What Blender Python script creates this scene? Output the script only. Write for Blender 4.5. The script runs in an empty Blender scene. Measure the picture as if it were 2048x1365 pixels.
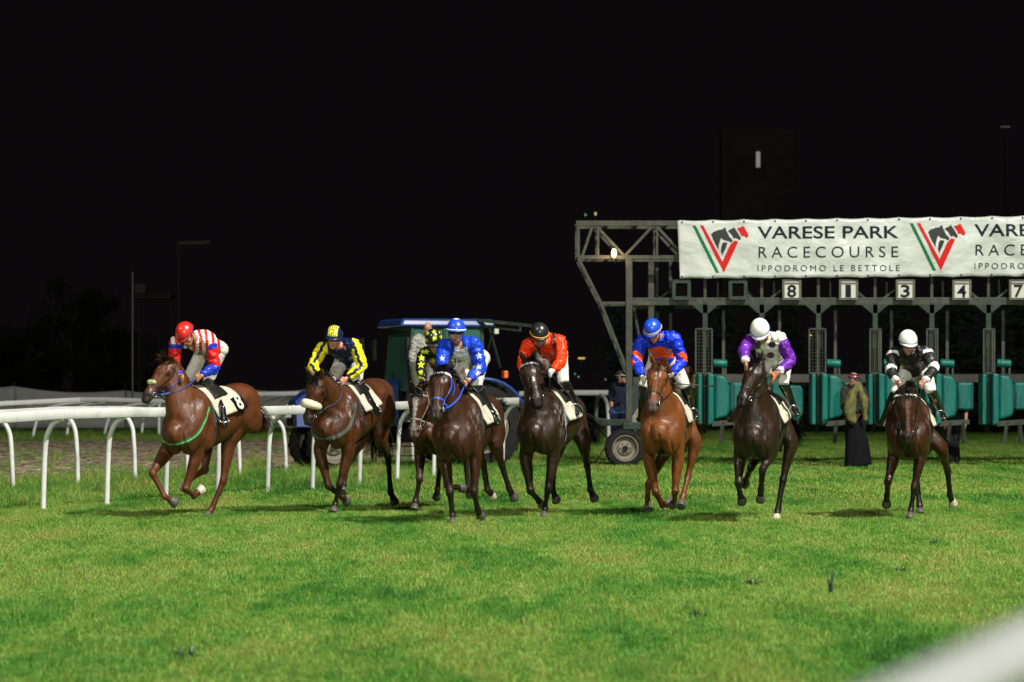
import bpy, bmesh, math, random
import numpy as np
from mathutils import Vector, Matrix, noise
from mathutils.bvhtree import BVHTree

# ------------------------------------------------------------------ camera, world, lights
SC = bpy.context.scene
COL = SC.collection
F, HX, HY, CH = 5689.0, 1024.0, 781.0, 1.52
cam_d = bpy.data.cameras.new('camera'); cam = bpy.data.objects.new('camera', cam_d); COL.objects.link(cam)
cam.location = (0, 0, CH); cam.rotation_euler = (math.radians(90), 0, 0)
cam_d.lens = 100; cam_d.sensor_width = 36; cam_d.shift_y = (HY - 682.5) / 2048
cam_d.clip_start = 0.1; cam_d.clip_end = 3000
cam_d.dof.use_dof = True; cam_d.dof.focus_distance = 34.0; cam_d.dof.aperture_fstop = 3.2
SC.camera = cam

w = bpy.data.worlds.new('World'); SC.world = w; w.use_nodes = True
bg = w.node_tree.nodes['Background']; bg.inputs[0].default_value = (0.0034, 0.0028, 0.0032, 1); bg.inputs[1].default_value = 1.0

SC.view_settings.view_transform = 'Standard'; SC.view_settings.look = 'None'
SC.view_settings.gamma = 1; SC.view_settings.exposure = 0.0
SC.cycles.max_bounces = 6; SC.cycles.use_denoising = True

# the racecourse is lit at night by floodlights on high masts on the spectators' side
def flood(name, loc, target, power, size, spread=75, col=(1, 0.97, 0.9)):
    l = bpy.data.lights.new(name, 'SPOT'); l.energy = power; l.color = col
    l.shadow_soft_size = size; l.spot_size = math.radians(spread); l.spot_blend = 1.0
    o = bpy.data.objects.new(name, l); COL.objects.link(o); o.location = loc
    o.rotation_euler = (Vector(target) - Vector(loc)).to_track_quat('-Z', 'Y').to_euler()
    return o
flood('floodlight', (26, 10, 45), (0, 38, 0.8), 305000, 0.5, 80)
flood('floodlight', (-34, 2, 42), (-1, 38, 0.8), 46000, 0.5, 84)
flood('floodlight', (9, -24, 12), (0, 40, 1.2), 62000, 0.5, 90)

# ------------------------------------------------------------------ helpers
R = math.radians
def P(px, py, Y): return Vector(((px - HX) / F * Y, Y, CH - (py - HY) / F * Y))
def GY(py): return F * CH / (py - HY)
def G(px, py, z=0.0):
    Y = F * (CH - z) / (py - HY); return Vector(((px - HX) / F * Y, Y, z))
def solve(A, px, py, L, sgn):
    d = Vector(((px - HX) / F, 1.0, -(py - HY) / F)); O = Vector((0, 0, CH)) - A
    a = d.dot(d); b = d.dot(O); c = O.dot(O) - L * L
    disc = b * b - a * c
    if disc < 0: Y = -b / a
    else: Y = (-b + sgn * math.sqrt(disc)) / a
    return P(px, py, Y)
def px_of(V):
    Yv = V[:, 1]; return HX + F * V[:, 0] / Yv, HY - F * (V[:, 2] - CH) / Yv

def tag(o, label=None, cat=None, group=None, kind=None):
    if label: o['label'] = label
    if cat: o['category'] = cat
    if group: o['group'] = group
    if kind: o['kind'] = kind
    return o
def empty(name, loc, label, cat, group=None):
    o = bpy.data.objects.new(name, None); COL.objects.link(o); o.location = loc; o.empty_display_size = 0.2
    return tag(o, label, cat, group)
def link(name, me, mat=None, parent=None, smooth=True):
    o = bpy.data.objects.new(name, me); COL.objects.link(o)
    if mat: me.materials.clear(); me.materials.append(mat)
    if smooth:
        me.polygons.foreach_set('use_smooth', [True] * len(me.polygons))
    if parent is not None:
        # geometry is written in world space: cancel the parents' placement
        m = Matrix.Identity(4); q = parent
        loc = Vector((0, 0, 0))
        while q is not None:
            loc += q.location; q = q.parent
        o.parent = parent; o.location = -loc
    return o

# ---- materials
def nt(name):
    m = bpy.data.materials.new(name); m.use_nodes = True
    n = m.node_tree; b = n.nodes['Principled BSDF']; return m, n, b
def N(n, t, **k):
    x = n.nodes.new(t)
    for a, v in k.items(): setattr(x, a, v)
    return x
def mat(name, col, rough=0.6, metal=0.0, var=0.15, scale=8.0, bump=0.0, bscale=60.0, attr=False, coat=0.0, spec=0.5, stretch=None, emit=None, dirt=0.0, sheen=0.0, bdist=0.01):
    m, n, b = nt(name)
    tc = N(n, 'ShaderNodeTexCoord')
    mp = N(n, 'ShaderNodeMapping'); n.links.new(tc.outputs['Object'], mp.inputs[0])
    if stretch: mp.inputs['Scale'].default_value = stretch
    no = N(n, 'ShaderNodeTexNoise'); no.inputs['Scale'].default_value = scale; no.inputs['Detail'].default_value = 6; no.inputs['Roughness'].default_value = 0.65
    n.links.new(mp.outputs[0], no.inputs['Vector'])
    mr = N(n, 'ShaderNodeMapRange'); mr.inputs[1].default_value = 0.25; mr.inputs[2].default_value = 0.75
    mr.inputs[3].default_value = 1 - var; mr.inputs[4].default_value = 1 + var
    n.links.new(no.outputs[0], mr.inputs[0])
    mx = N(n, 'ShaderNodeMix', data_type='RGBA', blend_type='MULTIPLY'); mx.inputs[0].default_value = 1
    if attr:
        a = N(n, 'ShaderNodeAttribute'); a.attribute_name = 'Col'; n.links.new(a.outputs['Color'], mx.inputs[6])
    else: mx.inputs[6].default_value = (*col, 1)
    n.links.new(mr.outputs[0], mx.inputs[7])
    out = mx.outputs[2]
    if dirt > 0:
        n2 = N(n, 'ShaderNodeTexNoise'); n2.inputs['Scale'].default_value = 3.5; n2.inputs['Detail'].default_value = 8; n2.inputs['Roughness'].default_value = 0.75
        n.links.new(tc.outputs['Object'], n2.inputs['Vector'])
        cr = N(n, 'ShaderNodeMapRange'); cr.inputs[1].default_value = 0.52; cr.inputs[2].default_value = 0.72; cr.inputs[3].default_value = 0; cr.inputs[4].default_value = dirt
        n.links.new(n2.outputs[0], cr.inputs[0])
        m2 = N(n, 'ShaderNodeMix', data_type='RGBA'); n.links.new(cr.outputs[0], m2.inputs[0]); n.links.new(out, m2.inputs[6])
        m2.inputs[7].default_value = (0.09, 0.075, 0.045, 1); out = m2.outputs[2]
    n.links.new(out, b.inputs['Base Color'])
    b.inputs['Roughness'].default_value = rough; b.inputs['Metallic'].default_value = metal
    b.inputs['Specular IOR Level'].default_value = spec; b.inputs['Coat Weight'].default_value = coat; b.inputs['Coat Roughness'].default_value = 0.12
    if sheen: b.inputs['Sheen Weight'].default_value = sheen
    if emit: b.inputs['Emission Color'].default_value = (*emit[0], 1); b.inputs['Emission Strength'].default_value = emit[1]
    if bump > 0:
        nb = N(n, 'ShaderNodeTexNoise'); nb.inputs['Scale'].default_value = bscale; nb.inputs['Detail'].default_value = 5
        n.links.new(mp.outputs[0], nb.inputs['Vector'])
        bu = N(n, 'ShaderNodeBump'); bu.inputs['Strength'].default_value = bump; bu.inputs['Distance'].default_value = bdist
        n.links.new(nb.outputs[0], bu.inputs['Height']); n.links.new(bu.outputs[0], b.inputs['Normal'])
    return m

M = {}
def setup_mats():
    # horse coat: short glossy hair, sweat makes wet, sharper patches
    m, n, b = nt('horse_coat')
    a = N(n, 'ShaderNodeAttribute'); a.attribute_name = 'Col'
    tc = N(n, 'ShaderNodeTexCoord')
    no = N(n, 'ShaderNodeTexNoise'); no.inputs['Scale'].default_value = 5; no.inputs['Detail'].default_value = 7; no.inputs['Roughness'].default_value = 0.6
    n.links.new(tc.outputs['Object'], no.inputs['Vector'])
    mr = N(n, 'ShaderNodeMapRange'); mr.inputs[1].default_value = .3; mr.inputs[2].default_value = .7; mr.inputs[3].default_value = .72; mr.inputs[4].default_value = 1.28
    n.links.new(no.outputs[0], mr.inputs[0])
    mx = N(n, 'ShaderNodeMix', data_type='RGBA', blend_type='MULTIPLY'); mx.inputs[0].default_value = 1
    n.links.new(a.outputs['Color'], mx.inputs[6]); n.links.new(mr.outputs[0], mx.inputs[7]); n.links.new(mx.outputs[2], b.inputs['Base Color'])
    n3 = N(n, 'ShaderNodeTexNoise'); n3.inputs['Scale'].default_value = 9; n3.inputs['Detail'].default_value = 8; n3.inputs['Roughness'].default_value = .7
    n.links.new(tc.outputs['Object'], n3.inputs['Vector'])
    rr = N(n, 'ShaderNodeMapRange'); rr.inputs[1].default_value = .35; rr.inputs[2].default_value = .62; rr.inputs[3].default_value = .29; rr.inputs[4].default_value = .56
    n.links.new(n3.outputs[0], rr.inputs[0]); n.links.new(rr.outputs[0], b.inputs['Roughness'])
    b.inputs['Specular IOR Level'].default_value = .3
    mp = N(n, 'ShaderNodeMapping'); mp.inputs['Scale'].default_value = (1, 1, .35); n.links.new(tc.outputs['Object'], mp.inputs[0])
    nb = N(n, 'ShaderNodeTexNoise'); nb.inputs['Scale'].default_value = 38; nb.inputs['Detail'].default_value = 6; n.links.new(mp.outputs[0], nb.inputs['Vector'])
    nb2 = N(n, 'ShaderNodeTexNoise'); nb2.inputs['Scale'].default_value = 13; nb2.inputs['Detail'].default_value = 4; n.links.new(mp.outputs[0], nb2.inputs['Vector'])
    ad = N(n, 'ShaderNodeMath', operation='MULTIPLY_ADD'); n.links.new(nb2.outputs[0], ad.inputs[0]); ad.inputs[1].default_value = 2.2; n.links.new(nb.outputs[0], ad.inputs[2])
    bu = N(n, 'ShaderNodeBump'); bu.inputs['Strength'].default_value = .45; bu.inputs['Distance'].default_value = .01
    n.links.new(ad.outputs[0], bu.inputs['Height']); n.links.new(bu.outputs[0], b.inputs['Normal'])
    M['coat'] = m
    M['skin'] = mat('skin', (0, 0, 0), .5, attr=True, var=.12, scale=25, bump=.15, bscale=150)
    M['silk'] = mat('racing_silk', (0, 0, 0), .36, attr=True, var=.06, spec=.25, scale=12, bump=.55, bscale=14, stretch=(1, 1, .6))
    M['breeches'] = mat('white_breeches', (.5, .48, .43), .8, var=.08, spec=.2, scale=9, bump=.5, bscale=13, dirt=.25)
    M['cloth_any'] = mat('cloth', (0, 0, 0), .9, spec=.12, attr=True, var=.12, scale=12, bump=.5, bscale=16)
    M['boot'] = mat('boot_leather', (.008, .008, .009), .22, var=.2, scale=15, bump=.2, bscale=30, coat=.4)
    M['leather'] = mat('black_leather', (.008, .007, .006), .5, var=.3, scale=20, bump=.2, spec=.3)
    M['brown_leather'] = mat('brown_leather', (.08, .025, .012), .4, var=.3, scale=20, bump=.2)
    M['helmet'] = mat('helmet_shell', (0, 0, 0), .33, attr=True, var=.05, scale=12, bump=.12, bscale=25, coat=.2)
    M['lens'] = mat('goggle_lens', (.006, .006, .008), .08, var=0, coat=.8)
    M['eye'] = mat('horse_eye', (.006, .004, .003), .05, var=0, coat=1)
    M['hoof'] = mat('hoof_horn', (.06, .055, .05), .5, var=.4, scale=18, bump=.3)
    M['hoof_pale'] = mat('pale_hoof_horn', (.42, .36, .27), .5, var=.25, scale=18, bump=.3)
    M['steel'] = mat('polished_steel', (.65, .65, .65), .25, .9, var=.1)
    M['numcloth'] = mat('saddle_cloth_cotton', (.45, .42, .33), .85, spec=.2, var=.08, scale=6, bump=.6, bscale=9, dirt=.15)
    M['black_cloth'] = mat('black_cloth', (.006, .006, .007), .95, var=.2, bump=.4, spec=.08)
    M['fleece'] = mat('sheepskin', (.6, .53, .38), .95, var=.18, scale=40, bump=1, bscale=70)
    M['white_rail'] = mat('white_plastic_rail', (.5, .51, .48), .5, var=.12, scale=3, bump=.2, bscale=12, dirt=.35)
    M['far_rail'] = mat('weathered_plastic_rail', (.8, .81, .78), .55, var=.1, scale=2, dirt=.25)
    M['gate_steel'] = mat('galvanised_gate_steel', (.036, .041, .031), .55, .15, spec=.3, var=.5, scale=6, bump=.2, dirt=.6)
    M['gate_dark'] = mat('painted_gate_steel', (.022, .034, .025), .6, .1, spec=.25, var=.45, scale=8, bump=.2, dirt=.5)
    M['pad'] = mat('green_vinyl_padding', (.002, .1, .08), .42, spec=.3, var=.3, scale=2.2, bump=1, bdist=.03, bscale=3, stretch=(4, 4, .6), dirt=.12)
    M['tyre'] = mat('tyre_rubber', (.012, .012, .012), .9, var=.35, scale=12, bump=.4, bscale=40, dirt=.25, spec=.15)
    M['rim'] = mat('dusty_wheel_rim', (.14, .125, .09), .65, .1, var=.4, scale=8, bump=.3, dirt=.6)
    M['dark'] = mat('dark_metal', (.008, .008, .008), .8, .0, var=.3, spec=.15)
    M['blue_paint'] = mat('blue_tractor_paint', (.011, .034, .15), .32, var=.15, scale=5, coat=.5, dirt=.3)
    M['banner'] = mat('banner_vinyl', (.4, .425, .385), .4, var=.1, scale=2.5, bump=.9, bdist=.07, bscale=1.6, stretch=(1, 1, 1.6))
    M['ink'] = mat('black_ink', (.006, .007, .013), .7, spec=.15, var=.05)
    M['grey_ink'] = mat('grey_ink', (.03, .03, .028), .7, spec=.15, var=.05)
    M['red_ink'] = mat('red_ink', (.45, .01, .008), .7, spec=.15, var=.05)
    M['green_ink'] = mat('green_ink', (.003, .12, .035), .7, spec=.15, var=.05)
    M['board'] = mat('number_board_plastic', (.42, .43, .37), .6, var=.06, scale=5, dirt=.12)
    M['fence_cloth'] = mat('grey_fence_sheet', (.34, .35, .32), .8, var=.2, scale=.7, bump=.6, bscale=1.2, stretch=(.5, 1, 1.5))
    M['whip'] = mat('whip_leather', (.02, .02, .025), .4, var=.2)

# ---- shells: closed lofts and ellipsoids that are fused into one skin
class Shells:
    def __init__(s): s.v = []; s.f = []
    def _add(s, vs, fs):
        c = sum((Vector(v) for v in vs), Vector()) / len(vs); vol = 0
        for f in fs:
            for i in range(1, len(f) - 1):
                a, b, d = vs[f[0]] - c, vs[f[i]] - c, vs[f[i + 1]] - c; vol += a.dot(b.cross(d))
        if vol < 0: fs = [tuple(reversed(f)) for f in fs]
        o = len(s.v); s.v += [tuple(v) for v in vs]; s.f += [tuple(i + o for i in f) for f in fs]
    def loft(s, pts, rad, lat, n=14, sub=4, cap=1.0, e=1.0):
        pts = [Vector(p) for p in pts]; rad = [(r, r) if not isinstance(r, (tuple, list)) else r for r in rad]
        def cr(a, b, c, d, t): return 0.5 * ((2 * b) + (c - a) * t + (2 * a - 5 * b + 4 * c - d) * t * t + (3 * b - a - 3 * c + d) * t ** 3)
        C, Q = [], []
        m = len(pts)
        for i in range(m - 1):
            p0, p1, p2, p3 = pts[max(i - 1, 0)], pts[i], pts[i + 1], pts[min(i + 2, m - 1)]
            r0, r1, r2, r3 = rad[max(i - 1, 0)], rad[i], rad[i + 1], rad[min(i + 2, m - 1)]
            for k in range(sub):
                t = k / sub; C.append(cr(p0, p1, p2, p3, t)); Q.append([max(.004, cr(r0[j], r1[j], r2[j], r3[j], t)) for j in (0, 1)])
        C.append(pts[-1]); Q.append(list(rad[-1]))
        T = [(C[min(i + 1, len(C) - 1)] - C[max(i - 1, 0)]).normalized() for i in range(len(C))]
        if cap > 0:
            r = min(Q[0]) * cap; a = [(C[0] - T[0] * r * math.sin(q), [x * math.cos(q) for x in Q[0]]) for q in (1.3, .9, .45)]
            r = min(Q[-1]) * cap; b = [(C[-1] + T[-1] * r * math.sin(q), [x * math.cos(q) for x in Q[-1]]) for q in (.45, .9, 1.3)]
            C = [x[0] for x in a] + C + [x[0] for x in b]; Q = [x[1] for x in a] + Q + [x[1] for x in b]; T = [T[0]] * 3 + T + [T[-1]] * 3
        vs, fs = [], []
        lats = lat if isinstance(lat, list) else None
        for i, (c, q, t) in enumerate(zip(C, Q, T)):
            lv = Vector(lat) if lats is None else lats[0].lerp(lats[1], i / (len(C) - 1))
            l = lv - t * lv.dot(t)
            if l.length < 1e-4: l = t.orthogonal()
            l.normalize(); u = l.cross(t).normalized()
            for k in range(n):
                a = 2 * math.pi * k / n; ca, sa = math.cos(a), math.sin(a)
                if e != 1: ca = math.copysign(abs(ca) ** e, ca); sa = math.copysign(abs(sa) ** e, sa)
                vs.append(c + l * (q[0] * ca) + u * (q[1] * sa))
        for i in range(len(C) - 1):
            for k in range(n):
                k2 = (k + 1) % n; fs.append((i * n + k, i * n + k2, (i + 1) * n + k2, (i + 1) * n + k))
        fs.append(tuple(range(n))[::-1]); fs.append(tuple((len(C) - 1) * n + k for k in range(n)))
        s._add(vs, fs)
    def ell(s, c, ax, ay, az, n=14, m=9):
        c = Vector(c); vs, fs = [], []
        ax, ay, az = Vector(ax), Vector(ay), Vector(az)
        vs.append(c + az)
        for i in range(1, m):
            p = math.pi * i / m
            for k in range(n):
                a = 2 * math.pi * k / n; vs.append(c + az * math.cos(p) + (ax * math.cos(a) + ay * math.sin(a)) * math.sin(p))
        vs.append(c - az)
        for k in range(n): fs.append((0, 1 + k, 1 + (k + 1) % n))
        for i in range(m - 2):
            for k in range(n):
                a = 1 + i * n; b = a + n; fs.append((a + k, b + k, b + (k + 1) % n, a + (k + 1) % n))
        a = 1 + (m - 2) * n
        for k in range(n): fs.append((a + k, len(vs) - 1, a + (k + 1) % n))
        s._add(vs, fs)
    def ball(s, c, r, L=None, n=12):
        if not isinstance(r, (tuple, list)): r = (r, r, r)
        s.ell(c, Vector((r[0], 0, 0)), Vector((0, r[1], 0)), Vector((0, 0, r[2])), n, max(6, n // 2 + 1))
    def raw(s, name):
        me = bpy.data.meshes.new(name); me.from_pydata(s.v, [], s.f); me.update(); return me
    def fuse(s, name, voxel, smooth=3, fac=.5):
        me = s.raw('tmp'); o = bpy.data.objects.new('tmp', me); COL.objects.link(o)
        r = o.modifiers.new('r', 'REMESH'); r.mode = 'VOXEL'; r.voxel_size = voxel
        if smooth:
            q = o.modifiers.new('s', 'SMOOTH'); q.factor = fac; q.iterations = smooth
        dg = bpy.context.evaluated_depsgraph_get(); dg.update()
        out = bpy.data.meshes.new_from_object(o.evaluated_get(dg)); out.name = name
        bpy.data.objects.remove(o); bpy.data.meshes.remove(me)
        return out
def verts_of(me):
    a = np.empty(len(me.vertices) * 3, dtype=np.float32); me.vertices.foreach_get('co', a); return a.reshape(-1, 3).astype(np.float64)
def norms_of(me):
    a = np.empty(len(me.vertices) * 3, dtype=np.float32); me.vertex_normals.foreach_get('vector', a); return a.reshape(-1, 3).astype(np.float64)
def set_verts(me, V): me.vertices.foreach_set('co', V.astype(np.float32).ravel()); me.update()
def set_col(me, C):
    at = me.color_attributes.new('Col', 'FLOAT_COLOR', 'POINT')
    a = np.ones((len(C), 4), dtype=np.float32); a[:, :3] = C; at.data.foreach_set('color', a.ravel())
def seg_dist(V, A, B):
    A, B = np.array(A), np.array(B); d = B - A; L = max(1e-9, d.dot(d))
    t = np.clip(((V - A) @ d) / L, 0, 1); return np.linalg.norm(V - (A + t[:, None] * d), axis=1), t
def relax(me, w_, it=12, fac=.5):
    V = verts_of(me); E = np.empty(len(me.edges) * 2, dtype=np.int32); me.edges.foreach_get('vertices', E); E = E.reshape(-1, 2); n_ = len(V)
    deg = np.bincount(E.ravel(), minlength=n_).astype(float); deg[deg == 0] = 1
    for _ in range(it):
        S = np.empty_like(V)
        for c in range(3): S[:, c] = np.bincount(E[:, 0], V[E[:, 1], c], n_) + np.bincount(E[:, 1], V[E[:, 0], c], n_)
        V = V + (S / deg[:, None] - V) * (fac * w_)[:, None]
    set_verts(me, V)
def bvh_of(me):
    return BVHTree.FromPolygons([v.co.copy() for v in me.vertices], [tuple(p.vertices) for p in me.polygons])
def wrinkle(me, amp, freq, seed=0, ani=(1, 1, 1)):
    V = verts_of(me); Nn = norms_of(me); d = np.empty(len(V))
    for i, v in enumerate(V):
        q = Vector((v[0] * freq * ani[0] + seed, v[1] * freq * ani[1], v[2] * freq * ani[2]))
        r = 1 - abs(noise.noise(q)) * 2.2
        d[i] = r * .7 + noise.noise(q * 2.3) * .5
    set_verts(me, V + Nn * (amp * d)[:, None])

# ---- plain geometry
def tube(bm, pts, r, n=8, sub=1, closed=False):
    pts = [Vector(p) for p in pts]
    if sub > 1:
        out = []; m = len(pts)
        for i in range(m - 1):
            a, b, c, d = pts[max(i - 1, 0)], pts[i], pts[i + 1], pts[min(i + 2, m - 1)]
            for k in range(sub):
                t = k / sub; out.append(0.5 * ((2 * b) + (c - a) * t + (2 * a - 5 * b + 4 * c - d) * t * t + (3 * b - a - 3 * c + d) * t ** 3))
        pts = out + [pts[-1]]
    rings = []; m = len(pts); pu = None
    for i, p in enumerate(pts):
        t = (pts[(i + 1) % m if closed else min(i + 1, m - 1)] - pts[(i - 1) % m if closed else max(i - 1, 0)])
        if t.length < 1e-7: t = Vector((0, 0, 1))
        t.normalize()
        u = pu - t * pu.dot(t) if pu is not None else t.orthogonal()
        if u.length < 1e-5: u = t.orthogonal()
        u.normalize(); pu = u; v = t.cross(u)
        rr = r if not callable(r) else r(i / max(1, m - 1))
        rings.append([bm.verts.new(p + (u * math.cos(2 * math.pi * k / n) + v * math.sin(2 * math.pi * k / n)) * rr) for k in range(n)])
    for i in range(m if closed else m - 1):
        A, B = rings[i], rings[(i + 1) % m]
        for k in range(n): bm.faces.new((A[k], A[(k + 1) % n], B[(k + 1) % n], B[k]))
    if not closed: bm.faces.new(rings[0][::-1]); bm.faces.new(rings[-1])
def box(bm, c, s, rot=None, taper=1.0):
    c = Vector(c); vs = []
    for z in (-1, 1):
        k = taper if z > 0 else 1
        for x, y in ((-1, -1), (1, -1), (1, 1), (-1, 1)):
            p = Vector((x * s[0] / 2 * k, y * s[1] / 2 * k, z * s[2] / 2))
            if rot is not None: p = rot @ p
            vs.append(bm.verts.new(c + p))
    for f in ((3, 2, 1, 0), (4, 5, 6, 7), (0, 1, 5, 4), (1, 2, 6, 5), (2, 3, 7, 6), (3, 0, 4, 7)): bm.faces.new([vs[i] for i in f])
def bar(bm, a, b, wd, dp, up=Vector((0, 0, 1))):
    a, b = Vector(a), Vector(b); t = (b - a); L = t.length; t.normalize()
    s = t.cross(up)
    if s.length < 1e-3: s = Vector((1, 0, 0))
    s.normalize(); u = s.cross(t)
    rot = Matrix((s, t, u)).transposed(); box(bm, (a + b) / 2, (wd, L, dp), rot)
def prism(bm, poly, thick, origin=Vector(), ux=Vector((1, 0, 0)), uy=Vector((0, 0, 1)), un=Vector((0, 1, 0))):
    f = [bm.verts.new(origin + ux * x + uy * y) for x, y in poly]; g = [bm.verts.new(origin + ux * x + uy * y + un * thick) for x, y in poly]
    bm.faces.new(f); bm.faces.new(g[::-1]); m = len(f)
    for i in range(m): bm.faces.new((f[i], g[i], g[(i + 1) % m], f[(i + 1) % m]))
def finish(name, bm, m=None, parent=None, bevel=0.0, smooth=False, seg=2):
    bmesh.ops.recalc_face_normals(bm, faces=bm.faces)
    me = bpy.data.meshes.new(name); bm.to_mesh(me); bm.free()
    o = link(name, me, m, parent, smooth)
    if bevel:
        b = o.modifiers.new('bevel', 'BEVEL'); b.width = bevel; b.segments = seg; b.limit_method = 'ANGLE'
    return o
def ribbon(bm, pts, nrm, wd, th, closed=False):
    m = len(pts); rings = []
    for i in range(m):
        t = (pts[(i + 1) % m if closed else min(i + 1, m - 1)] - pts[(i - 1) % m if closed else max(i - 1, 0)])
        if t.length < 1e-7: t = Vector((0, 0, 1))
        t.normalize(); nn = nrm[i] - t * nrm[i].dot(t)
        if nn.length < 1e-4: nn = t.orthogonal()
        nn.normalize(); s = t.cross(nn)
        rings.append([bm.verts.new(pts[i] + s * (a * wd / 2) + nn * (b * th / 2)) for a, b in ((-1, -1), (1, -1), (1, 1), (-1, 1))])
    for i in range(m if closed else m - 1):
        A, B = rings[i], rings[(i + 1) % m]
        for k in range(4): bm.faces.new((A[k], A[(k + 1) % 4], B[(k + 1) % 4], B[k]))
    if not closed: bm.faces.new(rings[0][::-1]); bm.faces.new(rings[-1])
def snap_strap(bm, bvh, pts, wd, th=.004, off=.003, n=24):
    pts = [Vector(p) for p in pts]; ls = [(pts[i + 1] - pts[i]).length for i in range(len(pts) - 1)]; tot = sum(ls)
    P_, N_ = [], []
    for k in range(n + 1):
        d = tot * k / n; i = 0
        while i < len(ls) - 1 and d > ls[i]: d -= ls[i]; i += 1
        q = pts[i].lerp(pts[i + 1], min(1, d / ls[i])); loc, nn, _, _ = bvh.find_nearest(q)
        P_.append(loc + nn * off); N_.append(nn)
    ribbon(bm, P_, N_, wd, th)
def band(bm, bvh, c, a1, a2, wd, th=.004, off=.003, n=36, a0=0, a9=360, reach=.6):
    P_, N_ = [], []; full = abs(a9 - a0) >= 359.9
    for k in range(n if full else n + 1):
        a = R(a0 + (a9 - a0) * k / n); d = (a1 * math.cos(a) + a2 * math.sin(a)).normalized()
        loc, nn, _, dist = bvh.ray_cast(c + d * reach, -d)
        if loc is None: continue
        P_.append(loc + nn * off); N_.append(nn)
    if len(P_) < 3: return [], []
    for _ in range(2):   # ease out small dents
        Q = [P_[0]] + [(P_[i - 1] + P_[i] * 2 + P_[i + 1]) / 4 for i in range(1, len(P_) - 1)] + [P_[-1]]; P_ = Q
    ribbon(bm, P_, N_, wd, th, closed=full)
    return P_, N_
# ------------------------------------------------------------------ horses
UPZ = Vector((0, 0, 1))
def hair(bm, root, dirs, L, wd, rnd, droop=.5, seg=4, grav=Vector((0, 0, -1))):
    p = Vector(root); d = Vector(dirs).normalized(); side = d.cross(UPZ)
    if side.length < .1: side = Vector((1, 0, 0))
    side.normalize(); side = (side + Vector((rnd.uniform(-.6, .6), rnd.uniform(-.6, .6), rnd.uniform(-.6, .6)))).normalized()
    prev = None
    for i in range(seg + 1):
        ww = wd * (1 - i / seg) ** .6 * .5 + .0006
        a, b = bm.verts.new(p + side * ww), bm.verts.new(p - side * ww)
        if prev: bm.faces.new((prev[0], prev[1], b, a))
        prev = (a, b); p = p + d * (L / seg); d = (d + grav * droop / seg + Vector((rnd.uniform(-.12, .12), rnd.uniform(-.12, .12), rnd.uniform(-.12, .12)))).normalized()

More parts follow.
